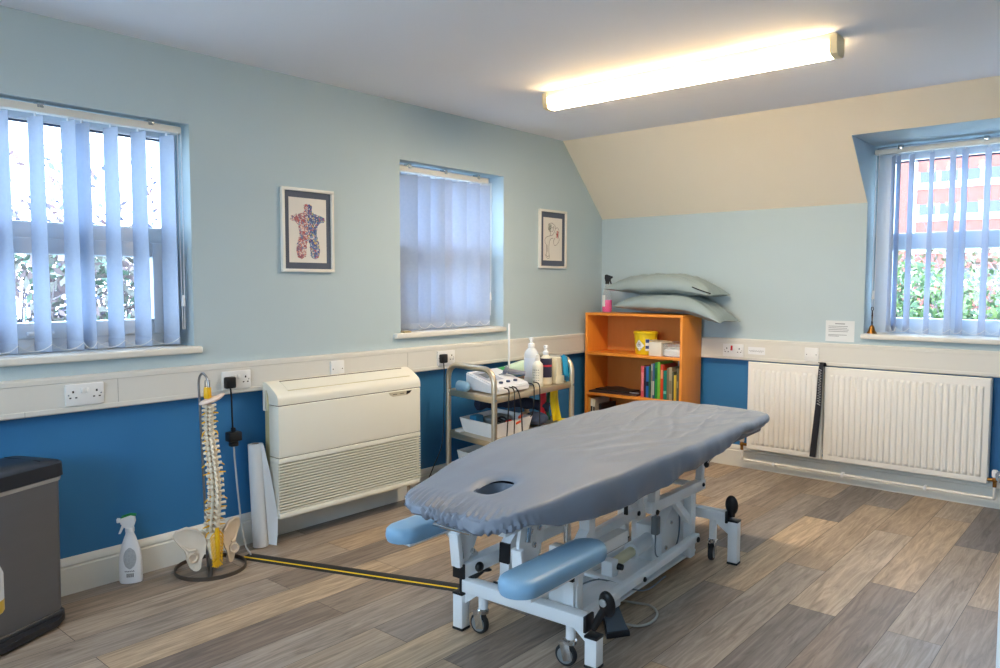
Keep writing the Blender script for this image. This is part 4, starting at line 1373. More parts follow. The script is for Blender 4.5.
# ------------------------------------------------------------------ bin
M_bin = mat('bin_gunmetal', (118, 120, 126), 0.40, 0.6, var=0.05, vscale=3, stretch=(1, 1, 8))
M_binlid = mat('bin_lid_black', (34, 38, 46), 0.38)
BA = math.atan2(-0.232, 0.10)   # direction along the visible face, away from its far corner
t = thing('pedal_bin', 'dark grey rectangular pedal bin with a black lid beside the left wall', 'bin', (0.245, -4.05, 0.0), 0.0)
fd = Vector((0.404, -0.915, 0)); fn = Vector((0.915, 0.404, 0))     # along the face, out of the face
corner = Vector((0.262, -4.022, 0)) - fn * 0.0
def rrect(L, D, r, n=6, inset=0.0):
    pts = []
    for cx, cy, a0_ in ((L - r, -r, 0), (L - r, -D + r, -PI / 2), (r, -D + r, -PI), (r, -r, -3 * PI / 2)):
        for k in range(n + 1):
            a_ = a0_ + PI / 2 - k * (PI / 2) / n
            pts.append((cx + (r - 0) * math.cos(a_), cy + r * math.sin(a_)))
    c = (L / 2, -D / 2)
    return [(c[0] + (p[0] - c[0]) * (1 - 2 * inset / L), c[1] + (p[1] - c[1]) * (1 - 2 * inset / D)) for p in pts]
def stack(levels, L=0.42, D=0.235, r=0.035, org=corner):
    mb = MB(); rings = []
    for z, ins in levels:
        rings.append([mb.bm.verts.new(org + fd * p[0] + fn * p[1] + Vector((0, 0, z))) for p in rrect(L, D, r, 6, ins)])
    n = len(rings[0])
    for A, B in zip(rings, rings[1:]):
        for k in range(n): mb.bm.faces.new([A[k], A[(k + 1) % n], B[(k + 1) % n], B[k]])
    mb.bm.faces.new(rings[0][::-1]); mb.bm.faces.new(rings[-1])
    return mb
part(t, 'body', stack([(0.045, 0.010), (0.055, 0.008), (0.528, 0.004), (0.543, 0.004)]), M_bin)
part(t, 'bag_rim', stack([(0.540, 0.0), (0.550, -0.002), (0.556, 0.0), (0.558, 0.004)]), mat('bin_bag_rim', (168, 168, 166), 0.45))
part(t, 'base', stack([(0.0, 0.004), (0.006, 0.0), (0.042, 0.0), (0.05, 0.006)]), M_binlid)
lid = part(t, 'lid', stack([(0.555, -0.003), (0.558, -0.008), (0.606, -0.006), (0.613, 0.002), (0.619, 0.022), (0.623, 0.07)]), M_binlid)
mb = MB()
for s in (0.075,):
    mb.beam(corner + fd * s - fn * 0.03 + Vector((0, 0, 0.6205)), corner + fd * s - fn * 0.2 + Vector((0, 0, 0.623)), 0.004, 0.003)
part(lid, 'lid_seam', mb, M_dark)
mb = MB(); c = corner + fd * 0.20 + fn * 0.02
mb.prism([(0.02, 0.0), (0.38, 0.0), (0.34, 0.035), (0.08, 0.035)], lambda a_, b_: corner + fd * a_ + fn * b_ + Vector((0, 0, 0.012)), (0, 0, 0.022))
part(t, 'pedal', mb, M_binlid)

# ------------------------------------------------------------------ white trigger spray bottle on the floor
def trigger_bottle(label, loc, rotz, body_m, head_m, H, W, D, with_label=True, liquid=None, cap_m=None, group=None):
    t = thing('spray_bottle', label, 'spray bottle', loc, rotz, group)
    mb = MB()
    prof = [(0.40, 0.0), (0.47, 0.006), (0.5, 0.03), (0.5, 0.28), (0.47, 0.42), (0.38, 0.55), (0.26, 0.66), (0.19, 0.72), (0.17, 0.76)]
    mb.lathe([(r * W, z * H if z < 0.05 else z * H) for r, z in prof], (0, 0, 0), 28, None, 1.0, D / W)
    bd = part(t, 'body', mb, body_m, world=False)
    mb = MB(); mb.lathe([(0.19 * W, 0.75 * H), (0.20 * W, 0.752 * H), (0.20 * W, 0.81 * H), (0.17 * W, 0.82 * H)], (0, 0, 0), 18)
    part(t, 'collar', mb, cap_m or head_m, world=False)
    mb = MB()
    mb.prism([(-0.17, 0.82), (0.20, 0.82), (0.36, 0.88), (0.40, 0.93), (0.36, 0.96), (-0.05, 1.0), (-0.22, 0.985), (-0.25, 0.90)], lambda a, b: (a * W, -0.13 * W, b * H), (0, 0.26 * W, 0))
    hd = part(t, 'spray_head', mb, head_m, world=False)
    mb = MB()
    mb.prism([(0.17, 0.88), (0.30, 0.88), (0.37, 0.82), (0.47, 0.735), (0.38, 0.735), (0.26, 0.81)], lambda a, b: (a * W, -0.09 * W, b * H), (0, 0.18 * W, 0))
    part(t, 'trigger', mb, cap_m or head_m, world=False)
    mb = MB(); mb.lathe([(0.10 * W, 0), (0.12 * W, 0.12 * W), (0.08 * W, 0.16 * W)], (0.38 * W, 0, 0.925 * H), 12, Matrix.Rotation(PI / 2, 3, 'Y'))
    part(hd, 'nozzle', mb, cap_m or head_m, world=False)
    return t, bd
M_green = mat('green_plastic', (30, 150, 70), 0.4)
t, bd = trigger_bottle('white trigger spray bottle with a green top standing on the floor by the skirting', (0.073, -3.71, 0.0), math.radians(-122), M_white, M_white, 0.292, 0.092, 0.052)
# printed oval back label, product bar code and a green inlay on top of the head
mb = MB()
mb.prism([(-0.026, 0.2875), (-0.006, 0.2925), (0.030, 0.2815), (0.034, 0.2775), (0.030, 0.2865), (-0.004, 0.2962), (-0.026, 0.2915)], lambda a, b: (a, -0.0135, b), (0, 0.027, 0)); part(t, 'green_inlay', mb, M_green, 'green top', world=False)
def on_bottle(a, z):   # point on the front surface of the flattened body (local), a across
    W, D = 0.046, 0.026
    k = 1.0 if z < 0.082 else (1 - (z - 0.082) / 0.041 * 0.06 if z < 0.123 else 0.94 - (z - 0.123) / 0.038 * 0.18)
    a = max(-0.9, min(0.9, a / (W * k)))
    return Vector((a * W * k, D * k * math.sqrt(1 - a * a) + 0.0006, z))
mb = MB()
g = mb.grid(9, 9, lambda u, v: on_bottle((u - 0.5) * 0.05 * math.sqrt(max(0.02, 1 - (2 * v - 1) ** 2)), 0.065 + 0.09 * v))
part(bd, 'back_label', mb, mat('label_grey_print', (196, 200, 202), 0.5, rgb2=(150, 155, 158), vscale=160), world=False)
mb = MB()
for k in range(7):
    a = -0.012 + k * 0.004
    mb.tube([on_bottle(a, 0.030), on_bottle(a, 0.046)], 0.0009 if k % 2 else 0.0014, 4)
for k in range(6):
    a = -0.016 + k * 0.0065
    mb.tube([on_bottle(a, 0.053), on_bottle(a + 0.004, 0.058)], 0.0014, 4)
part(bd, 'bar_code', mb, mat('print_dark', (60, 62, 68)), world=False)

# ------------------------------------------------------------------ spine model on its stand
M_bone = mat('bone_plastic', (240, 234, 218), 0.45, rgb2=(226, 212, 186), vscale=25)
M_nerve = mat('nerve_yellow', (240, 185, 30), 0.4)
M_disc = mat('disc_tan', (205, 150, 90), 0.5)
M_stand = mat('stand_bronze', (92, 84, 76), 0.4, 0.6)
SB = Vector((0.185, -3.41, 0.0))
t = thing('model_stand', 'metal rod stand with a round strip base holding the spine model', 'stand', tuple(SB))
mb = MB()
for k in range(49):
    pass
R0 = 0.152
ringo, ringi = [], []
N = 56
for k in range(N):
    a = 2 * PI * k / N
    for lst, r_ in ((ringo, R0), (ringi, R0 - 0.004)):
        lst.append([mb.bm.verts.new((SB.x + r_ * math.cos(a), SB.y + r_ * math.sin(a), z)) for z in (0.0, 0.017)])
for k in range(N):
    q = (k + 1) % N
    mb.bm.faces.new([ringo[k][0], ringo[q][0], ringo[q][1], ringo[k][1]]); mb.bm.faces.new([ringi[k][1], ringi[q][1], ringi[q][0], ringi[k][0]])
    mb.bm.faces.new([ringo[k][1], ringo[q][1], ringi[q][1], ringi[k][1]]); mb.bm.faces.new([ringo[k][0], ringi[k][0], ringi[q][0], ringo[q][0]])
mb.beam(SB + Vector((0.13, -0.075, 0.009)), SB + Vector((-0.13, 0.075, 0.009)), 0.02, 0.005)
part(t, 'base_ring', mb, M_stand)
mb = MB()
rodp = [SB + Vector((-0.012, -0.008, 0.008)), SB + Vector((-0.020, -0.014, 0.4)), SB + Vector((-0.026, -0.022, 0.80))]
hook = [SB + Vector((-0.026, -0.022, 0.838)), SB + Vector((-0.014, -0.022, 0.866)), SB + Vector((0.012, -0.022, 0.879)), SB + Vector((0.042, -0.022, 0.866)), SB + Vector((0.054, -0.019, 0.84)), SB + Vector((0.056, -0.020, 0.822))]
mb.tube(rodp[:2] + smooth_path([rodp[2]] + hook, 5), 0.0055, 10)
part(t, 'rod', mb, mat('rod_steel', (150, 150, 150), 0.3, 0.9))
spx = SB + Vector((0.060, -0.022, 0.0))
face = math.atan2(-0.55, 1.0) + math.radians(24)           # spinous processes point to the viewer
spine = thing('spine_model', 'life-size plastic human spine and pelvis model with yellow nerves on a rod stand', 'anatomical model', tuple(spx), face + PI / 2)
# local frame: -y = towards the viewer (dorsal side), x = sideways, z up
def sp(name, mb, m, label=None, parent=None): return part(parent or spine, name, mb, m, label, world=False)
def curve_y(z):   # S-curve of the column, dorsal = negative
    return 0.022 * math.sin((z - 0.2) / 0.55 * 2 * PI + 2.6) + 0.004
zs_ = []
z = 0.205
for k in range(24):
    h = 0.0285 - 0.0105 * (k / 23.0) ** 0.9
    zs_.append((z, h, 1.0 - 0.52 * (k / 23.0) ** 1.15))
    z += h
for k, (z, h, s) in enumerate(zs_):
    c = Vector((0.0, curve_y(z), z))
    mb = MB()
    mb.lathe([(0.021 * s, -h * 0.40), (0.0235 * s, -h * 0.34), (0.020 * s, 0), (0.0235 * s, h * 0.34), (0.021 * s, h * 0.40)], c, 16, None, 1.1, 0.85)
    back = c + Vector((0, -0.028 * s - 0.004, 0))
    for sd in (-1, 1):
        tw = (0.045 if k < 5 else (0.036 if k < 17 else 0.027)) * (0.85 + 0.15 * s)
        mb.tube([c + Vector((sd * 0.012 * s, -0.018 * s, 0.002)), c + Vector((sd * 0.026, -0.030 * s, 0.004)), c + Vector((sd * tw, -0.034 * s - 0.003, 0.006))], [0.0075, 0.0062, 0.0065], 8)
        mb.ell(c + Vector((sd * 0.017 * (0.6 + 0.4 * s), -0.034 * s - 0.002, 0.0)), (0.008, 0.007, h * 0.55), None, 8, 6)
    drop = -0.006 if k < 5 else (-0.022 if k < 17 else -0.008)
    mb.tube([back, back + Vector((0, -0.014, drop * 0.5)), back + Vector((0, -0.026 if k < 5 else -0.022, drop))], [0.0075, 0.006, 0.0068], 8)
    sp('vertebra', mb, M_bone)
    if k:
        mb = MB(); zz_ = z - h * 0.5 + 0.0
        mb.lathe([(0.0195 * s, -h * 0.13), (0.022 * s, 0), (0.0195 * s, h * 0.13)], (0, curve_y(zz_), zz_), 14, None, 1.1, 0.85)
        sp('disc', mb, M_disc)
    if k in (0, 1, 2, 4, 6, 9, 10, 12, 14, 16, 18, 20, 22):
        for sd in (-1, 1):
            mb = MB()
            L_ = 0.05 if k in (1, 4, 6, 10, 12) else 0.036
            dz = -0.022 if k % 3 == 0 else -0.004
            mb.tube([c + Vector((sd * 0.012, -0.022 * s, -h * 0.45)), c + Vector((sd * 0.03, -0.028, -h * 0.45 + dz * 0.3)), c + Vector((sd * L_, -0.028, -h * 0.45 + dz))], [0.0036, 0.0034, 0.0026], 7)
            sp('nerve', mb, M_nerve)
ztop = zs_[-1][0] + 0.016
# skull base plate and cord stub with hanger
mb = MB()
mb.ell((0.012, curve_y(ztop) - 0.004, ztop + 0.010), (0.054, 0.034, 0.012), Matrix.Rotation(-0.28, 3, 'Y'), 20, 10)
mb.ell((0.035, curve_y(ztop) - 0.012, ztop + 0.018), (0.04, 0.02, 0.010), Matrix.Rotation(-0.45, 3, 'Y'), 16, 8)
sp('skull_base', mb, mat('skull_base_pink', (232, 208, 190), 0.45), 'pinkish skull base plate')
mb = MB(); mb.lathe([(0.014, 0), (0.0165, 0.006), (0.0155, 0.045), (0.0125, 0.05)], (0, curve_y(ztop), ztop + 0.018), 16)
sp('brain_stem', mb, M_nerve)
mb = MB(); zb = ztop + 0.066
mb.tube([(0, curve_y(ztop), zb), (0.010, curve_y(ztop), zb + 0.004), (0.010, curve_y(ztop), zb + 0.03), (0, curve_y(ztop), zb + 0.034), (-0.010, curve_y(ztop), zb + 0.03), (-0.010, curve_y(ztop), zb + 0.004), (0, curve_y(ztop), zb)], 0.0022, 6)
sp('hanger', mb, M_chrome)
# sacrum, cauda equina
mb = MB()
def sac(u, v):
    zz_ = 0.195 - 0.125 * v
    w_ = 0.052 * (1 - v) + 0.012 * v
    a = (u - 0.5) * 2
    return (a * w_, -0.012 - 0.022 * math.sin(v * PI * 0.7) + 0.012 * a * a + 0.004 * math.sin(v * 22), zz_)
A = mb.grid(11, 14, sac); B = mb.grid(11, 14, lambda u, v: (sac(u, v)[0] * 0.95, sac(u, v)[1] + 0.02, sac(u, v)[2]))
for j in range(13):
    for i in (0, 10): mb.bm.faces.new([A[j][i], A[j + 1][i], B[j + 1][i], B[j][i]])
for i in range(10):
    for j in (0, 13): mb.bm.faces.new([A[j][i], A[j][i + 1], B[j][i + 1], B[j][i]])
sp('sacrum', mb, M_bone)
mb = MB()
mb.tube([(0, -0.05, 0.215), (0, -0.052, 0.17), (0.002, -0.050, 0.12), (0.004, -0.042, 0.075)], [0.008, 0.012, 0.010, 0.008], 10)
for k in range(9):
    f = k / 8
    zz_ = 0.20 - 0.11 * f
    for sd in (-1, 1):
        mb.tube([(0, -0.05, zz_), (sd * 0.02 * (1 - 0.3 * f), -0.05, zz_ - 0.012), (sd * (0.03 - 0.008 * f), -0.046, zz_ - 0.03)], [0.004, 0.0034, 0.0026], 6)
for k in range(6):
    a = (k - 2.5) / 2.5
    mb.tube([(0.003, -0.043, 0.08), (0.012 * a, -0.044, 0.06), (0.022 * a, -0.046, 0.038 + 0.008 * abs(a))], [0.0045, 0.004, 0.0028], 6)
sp('cauda_equina', mb, M_nerve)
# hip bones: curved wings, narrowing to the sit bone
def hip(sd):
    mb = MB()
    outl = [(0.040, 0.160), (0.050, 0.200), (0.085, 0.238), (0.130, 0.250), (0.172, 0.232), (0.186, 0.196), (0.160, 0.150), (0.138, 0.115), (0.132, 0.07), (0.118, 0.026), (0.095, 0.008), (0.074, 0.024), (0.068, 0.07), (0.048, 0.115)]
    c = (0.10, 0.14)
    NR, K = 6, len(outl)
    pts = []
    P2 = [Vector((p[0], p[1], 0)) for p in outl]
    Pc = []
    for k in range(K):
        a, b, c_, d = P2[k - 1], P2[k], P2[(k + 1) % K], P2[(k + 2) % K]
        for q in range(3):
            tt = q / 3
            Pc.append(0.5 * ((2 * b) + (c_ - a) * tt + (2 * a - 5 * b + 4 * c_ - d) * tt * tt + (3 * b - a - 3 * c_ + d) * tt ** 3))
    n = len(Pc)
    def Y(x, zz_, side):
        flare = 0.055 * ((x - 0.05) / 0.12) - 0.010
        bowl = 0.014 * math.sin((zz_ - 0.1) * 18) * (1 if zz_ > 0.1 else 0.3)
        return -0.020 + flare * 1.25 + bowl + side
    for side in (0.0, 0.010):
        rings = []
        for r_ in range(NR):
            f = 1 - r_ / NR
            edge = 0.005 * (f ** 6)
            rings.append([mb.bm.verts.new((sd * (c[0] + (p.x - c[0]) * f), Y(c[0] + (p.x - c[0]) * f, c[1] + (p.y - c[1]) * f, side + (edge if side else -edge)), c[1] + (p.y - c[1]) * f)) for p in Pc])
        cv_ = mb.bm.verts.new((sd * c[0], Y(c[0], c[1], side), c[1]))
        for A, B in zip(rings, rings[1:]):
            for k in range(n): mb.bm.faces.new([A[k], A[(k + 1) % n], B[(k + 1) % n], B[k]])
        for k in range(n): mb.bm.faces.new([rings[-1][k], rings[-1][(k + 1) % n], cv_])
        if side == 0: R1 = rings[0]
        else:
            for k in range(n): mb.bm.faces.new([R1[k], R1[(k + 1) % n], rings[0][(k + 1) % n], rings[0][k]])
    mb.tube([(sd * 0.050, -0.024, 0.20), (sd * 0.085, -0.006, 0.236), (sd * 0.130, 0.020, 0.248), (sd * 0.172, 0.052, 0.230), (sd * 0.184, 0.062, 0.198)], [0.006, 0.009, 0.010, 0.009, 0.006], 8)
    mb.tube([(sd * 0.150, 0.03, 0.15), (sd * 0.125, 0.004, 0.125), (sd * 0.095, -0.018, 0.13)], [0.004, 0.008, 0.005], 8)
    mb.lathe([(0.030, 0), (0.030, 0.010), (0.024, 0.012), (0.018, 0.002)], (sd * 0.112, -0.012, 0.088), 16, Matrix.Rotation(PI / 2, 3, 'X'))
    mb.ell((sd * 0.108, 0.02, 0.085), (0.026, 0.022, 0.028)); mb.ell((sd * 0.092, 0.004, 0.03), (0.020, 0.017, 0.026))
    return mb
M_hip = mat('hip_plastic', (232, 218, 198), 0.45, rgb2=(214, 194, 168), vscale=14)
for sd in (-1, 1): sp('hip_bone', hip(sd).xf(Matrix.Translation((0.007 * sd, 0, 0.027)) @ Matrix.Diagonal((0.76, 0.8, 0.78, 1))), M_hip)

# ------------------------------------------------------------------ couch roll leaning by the heater
t = thing('paper_roll', 'white roll of couch paper standing on the floor against the left side of the heater', 'paper roll', (0.115, -3.125, 0.0))
M_paperw = mat('paper_white', (236, 238, 238), 0.7, var=0.01)
p0, p1 = Vector((0.100, -3.108, 0.003)), Vector((0.070, -3.108, 0.500))
ax = (p1 - p0).normalized(); Rr = ax.to_track_quat('Z', 'Y').to_matrix()
mb = MB(); Lr = (p1 - p0).length
mb.lathe([(0.034, 0.0), (0.036, 0.002), (0.036, Lr - 0.002), (0.034, Lr), (0.017, Lr), (0.017, Lr - 0.03), (0.0, Lr - 0.03)], p0, 28, Rr)
part(t, 'roll', mb, M_paperw)
mb = MB(); mb.lathe([(0.0172, Lr - 0.04), (0.0172, Lr + 0.001), (0.014, Lr + 0.001), (0.014, Lr - 0.04)], p0, 20, Rr)
part(t, 'core_tube', mb, mat('cardboard', (150, 132, 112), 0.8))
mb = MB()
def flap(u, v):
    z = 0.485 * (1 - v) + 0.012
    w_ = 0.006 + 0.036 * (1 - (1 - v) ** 2) * (1 - 0.75 * max(0, v - 0.72) / 0.28)
    base = p0.lerp(p1, z / 0.497) + Vector((0.036, 0.010, 0))
    return base + Vector((0.010 * u + 0.035 * v * u, w_ * (u * 1.0) + 0.012 * v, -z + z)) * 1 + Vector((0.0, 0, 0))
A = mb.grid(8, 24, flap); B = mb.grid(8, 24, lambda u, v: flap(u, v) + Vector((-0.001, 0.0, 0)))
for j in range(23):
    for i in (0, 7): mb.bm.faces.new([A[j][i], A[j + 1][i], B[j + 1][i], B[j][i]])
part(t, 'loose_end', mb, M_paperw)

# ------------------------------------------------------------------ bookcase
M_wood = mat('beech_orange', (246, 158, 60), 0.42, rgb2=(232, 140, 50), vscale=7, stretch=(6, 6, 0.8), var=0.05)
M_woodb = mat('beech_back', (216, 142, 66), 0.55, rgb2=(202, 128, 58), vscale=5, stretch=(5, 5, 0.8))
BX0, BX1, BY0, BY1, BZ = 0.085, 0.884, -0.345, -0.056, 1.058
t = thing('bookcase', 'orange beech bookcase in the corner with books and boxes on its shelves', 'bookcase', ((BX0 + BX1) / 2, (BY0 + BY1) / 2, 0))
for a in ((BX0, BX0 + 0.018), (BX1 - 0.018, BX1)):
    mb = MB(); mb.box((a[0], BY0, 0), (a[1], BY1, BZ - 0.018), 0.001); part(t, 'side_panel', mb, M_wood)
mb = MB(); mb.box((BX0, BY0 - 0.001, BZ - 0.018), (BX1, BY1, BZ), 0.001); part(t, 'top', mb, M_wood)
SHELF = (0.765, 0.462, 0.13)
for z in SHELF:
    mb = MB(); mb.box((BX0 + 0.018, BY0 + 0.002, z - 0.02), (BX1 - 0.018, BY1, z), 0.001); part(t, 'shelf', mb, M_wood)
mb = MB(); mb.box((BX0 + 0.018, BY1 - 0.006, 0.03), (BX1 - 0.018, BY1 - 0.001, BZ - 0.018)); part(t, 'back_panel', mb, M_woodb)
mb = MB(); mb.box((BX0 + 0.018, BY0 + 0.01, 0.0), (BX1 - 0.018, BY0 + 0.026, 0.11)); part(t, 'plinth', mb, M_wood)

# books on the middle shelf
M_pages = mat('book_pages', (230, 224, 206), 0.8)
def book(x0, x1, z0, h, col, label, d=0.2, lean=0.0, front=-0.315, group=None, band=None):
    t = thing('book', label, 'book', ((x0 + x1) / 2, front + d / 2, z0), 0, group)
    R = Matrix.Translation((x1, 0, z0)) @ Matrix.Rotation(lean, 4, 'Y') @ Matrix.Translation((-x1, 0, -z0))
    m_ = mat('cover_%d_%d_%d' % col, col, 0.4, var=0.05)
    mb = MB()
    w = x1 - x0; th = min(0.0025, w * 0.2)
    mb.box((x0, front, z0), (x0 + th, front + d, z0 + h)); mb.box((x1 - th, front, z0), (x1, front + d, z0 + h)); mb.box((x0, front - 0.001, z0), (x1, front + 0.003, z0 + h), 0.0008)
    part(t, 'cover', mb.xf(R), m_)
    mb = MB(); mb.box((x0 + th, front + 0.003, z0 + 0.003), (x1 - th, front + d - 0.004, z0 + h - 0.004)); part(t, 'pages', mb.xf(R), M_pages)
    if band:
        z_a, z_b, bc = band
        mb = MB(); mb.box((x0 + 0.002, front - 0.0018, z0 + h * z_a), (x1 - 0.002, front - 0.0008, z0 + h * z_b)); part(t, 'spine_title', mb.xf(R), mat('band_%d_%d_%d' % bc, bc, 0.5))
    return t
Gb = 'books on the middle shelf of the bookcase'
bk = [((0.548, 0.572), 0.222, (214, 90, 100), 'pink-spined book, leftmost of the row on the middle shelf', (0.2, 0.8, (228, 130, 136))),
      ((0.574, 0.588), 0.215, (52, 36, 44), 'thin dark maroon book just right of the pink one', None),
      ((0.589, 0.612), 0.222, (40, 100, 170), 'blue-spined book with a dark band beside the maroon one', (0.38, 0.52, (26, 34, 60))),
      ((0.613, 0.628), 0.226, (36, 92, 66), 'slim dark green book right of the blue one', None),
      ((0.629, 0.645), 0.245, (176, 172, 160), 'slim pale grey book right of the slim dark green one', (0.5, 0.8, (130, 120, 110))),
      ((0.646, 0.662), 0.248, (60, 96, 130), 'slate blue book right of the slim pale grey one', (0.1, 0.5, (190, 190, 170))),
      ((0.664, 0.684), 0.258, (40, 140, 62), 'tall mid-green book in the middle of the row', (0.55, 0.85, (30, 104, 48))),
      ((0.685, 0.706), 0.262, (128, 190, 60), 'tall lime green book right of the mid-green one', None),
      ((0.708, 0.729), 0.245, (216, 72, 40), 'orange-red book right of the lime green one', (0.6, 0.85, (235, 150, 110))),
      ((0.731, 0.756), 0.205, (24, 124, 104), 'short teal book right of the orange-red one', (0.2, 0.3, (120, 190, 170))),
      ((0.758, 0.774), 0.225, (120, 112, 84), 'thin khaki book right of the short teal one', None),
      ((0.776, 0.798), 0.230, (170, 156, 124), 'beige book right of the thin khaki one', (0.2, 0.6, (140, 124, 92))),
      ((0.800, 0.813), 0.200, (84, 84, 58), 'thin olive book between the beige and yellow books', None),
      ((0.814, 0.829), 0.178, (220, 184, 56), 'short yellow book near the right end of the row', None),
      ((0.831, 0.846), 0.228, (96, 92, 70), 'dark olive-grey book second from the right end', (0.4, 0.6, (150, 140, 100))),
      ((0.848, 0.862), 0.222, (122, 108, 70), 'brown book at the right end of the row', None)]
for (xa, xb), h, c, lb, bd_ in bk:
    book(xa, xb, SHELF[1] + 0.0005, h, c, lb, 0.19 + random.uniform(-0.01, 0.02), 0, -0.322 + random.uniform(0, 0.012), Gb, bd_)
mb = MB(); mb.box((0.728, -0.10, SHELF[1] + 0.0005), (0.862, -0.085, SHELF[1] + 0.27), 0.001)
single('magazine_file', mb, mat('card_pale', (196, 198, 204), 0.6), 'pale grey card folder standing behind the beige books', 'folder', (0.79, -0.09, SHELF[1]))
# dark folders lying on the left of the middle shelf
t = thing('document_wallet', 'dark brown wallet lying flat on the left of the middle shelf', 'wallet', (0.30, -0.24, SHELF[1]))
mb = MB(); mb.obox((0.315, -0.235, SHELF[1] + 0.008), (0.40, 0.20, 0.014), Matrix.Rotation(0.06, 3, 'Z'), 0.004); part(t, 'lower_flap', mb, mat('wallet_brown', (66, 46, 40), 0.5))
mb = MB(); mb.grid(12, 8, lambda u, v: (0.15 + 0.31 * u, -0.31 + 0.16 * v, SHELF[1] + 0.016 + 0.02 * math.sin(u * PI * 1.3) * (0.4 + 0.6 * v)))
mb.obox((0.30, -0.23, SHELF[1] + 0.022), (0.29, 0.16, 0.012), Matrix.Rotation(-0.05, 3, 'Z'), 0.004); part(t, 'upper_flap', mb, mat('wallet_dark', (48, 38, 36), 0.5))
mb = MB(); mb.obox((0.45, -0.285, SHELF[1] + 0.019), (0.13, 0.012, 0.006), Matrix.Rotation(0.05, 3, 'Z'), 0.002)
single('pen', mb, mat('pen_silver', (190, 192, 196), 0.3, 0.6), 'silver pen lying on the brown wallet on the middle shelf', 'pen', (0.45, -0.285, SHELF[1] + 0.015))
# lower shelf: books on the left
Gl = 'books on the lower shelf of the bookcase'
lo = [((0.106, 0.124), 0.285, (206, 150, 60), 'tan book at the left end of the lower shelf'), ((0.126, 0.146), 0.280, (232, 228, 214), 'cream book second from the left on the lower shelf'),
      ((0.148, 0.166), 0.276, (222, 214, 190), 'ivory book third from the left on the lower shelf'), ((0.20, 0.222), 0.25, (26, 26, 30), 'black book standing apart on the lower shelf')]
for (xa, xb), h, c, lb in lo:
    book(xa, xb, SHELF[2] + 0.0005, h, c, lb, 0.2, 0, -0.325, Gl, (0.3, 0.8, (40, 40, 44)) if c[0] > 220 else None)
zz_ = SHELF[2] + 0.0005
for k, (c, lb, h) in enumerate([((60, 90, 140), 'blue book, lowest of the flat pile on the lower shelf', 0.05), ((220, 214, 200), 'white book in the flat pile on the lower shelf', 0.045), ((70, 120, 170), 'pale blue book in the flat pile on the lower shelf', 0.045), ((190, 60, 60), 'red book on top of the flat pile on the lower shelf', 0.04)]):
    t = thing('book', lb, 'book', (0.38, -0.22, zz_), 0, Gl)
    m_ = mat('pile_%d' % k, c, 0.45)
    off = 0.008 * (k % 2)
    mb = MB(); mb.box((0.27 + off, -0.325, zz_), (0.49 + off, -0.16, zz_ + 0.003)); mb.box((0.27 + off, -0.325, zz_ + h - 0.003), (0.49 + off, -0.16, zz_ + h)); mb.box((0.27 + off, -0.327, zz_), (0.49 + off, -0.322, zz_ + h)); part(t, 'cover', mb, m_)
    mb = MB(); mb.box((0.273 + off, -0.322, zz_ + 0.003), (0.487 + off, -0.163, zz_ + h - 0.003)); part(t, 'pages', mb, M_pages)
    zz_ += h + 0.0004
# yellow sharps tub
t = thing('sharps_bin', 'yellow plastic sharps tub with a white label on the top shelf of the bookcase', 'sharps bin', (0.568, -0.22, SHELF[0]))
SX, SY = 0.538, -0.235
M_yel = mat('tub_yellow', (238, 205, 30), 0.38)
mb = MB(); mb.lathe([(0.070, 0), (0.073, 0.004), (0.083, 0.142), (0.083, 0.150)], (SX, SY, SHELF[0] + 0.0005), 32); part(t, 'tub', mb, M_yel)
mb = MB(); mb.lathe([(0.088, 0), (0.090, 0.004), (0.090, 0.014), (0.085, 0.018), (0.05, 0.022)], (SX, SY, SHELF[0] + 0.148), 32); part(t, 'lid', mb, M_yel)
def tubpt(a, z, e_=0.0012):
    r = 0.073 + (0.083 - 0.073) * (z / 0.142) + e_
    return Vector((SX + r * math.cos(a), SY + r * math.sin(a), SHELF[0] + z))
mb = MB(); ca = math.radians(-95)
def dia(u, v):
    a = (u - 0.5) * 2; b = (v - 0.5) * 2
    x, y = (a + b) / 2, (a - b) / 2
    return tubpt(ca + x * 0.48, 0.068 + y * 0.042)
mb.grid(8, 8, dia); lbp = part(t, 'diamond_label', mb, mat('label_white', (236, 236, 232), 0.5), 'white diamond label')
mb = MB()
pts3 = [tubpt(ca + 0.0, 0.068, 0.002)]
for k in range(3):
    a = PI / 2 + k * 2 * PI / 3
    loop = [tubpt(ca + 0.09 * math.cos(a) + 0.08 * math.cos(b), 0.073 + 0.008 * math.sin(a) + 0.008 * math.sin(b), 0.002) for b in [j * PI / 5 for j in range(10)]]
    mb.tube(loop, 0.0012, 4, True)
mb.tube([tubpt(ca - 0.22, 0.045, 0.002), tubpt(ca + 0.22, 0.045, 0.002)], 0.0012, 4)
part(lbp, 'biohazard_symbol', mb, M_dark)
mb = MB(); mb.grid(6, 6, lambda u, v: tubpt(math.radians(-62) + 0.36 * u, 0.03 + 0.085 * v)); lbp = part(t, 'side_label', mb, mat('label_white', (236, 236, 232), 0.5), 'white and blue side label')
mb = MB(); mb.grid(6, 3, lambda u, v: tubpt(math.radians(-61) + 0.33 * u, 0.088 + 0.025 * v, 0.002)); part(lbp, 'blue_print', mb, mat('print_blue', (50, 70, 130), 0.5))
mb = MB(); mb.grid(6, 3, lambda u, v: tubpt(math.radians(-61) + 0.33 * u, 0.045 + 0.022 * v, 0.002)); part(lbp, 'blue_print', mb, mat('print_blue', (50, 70, 130), 0.5))
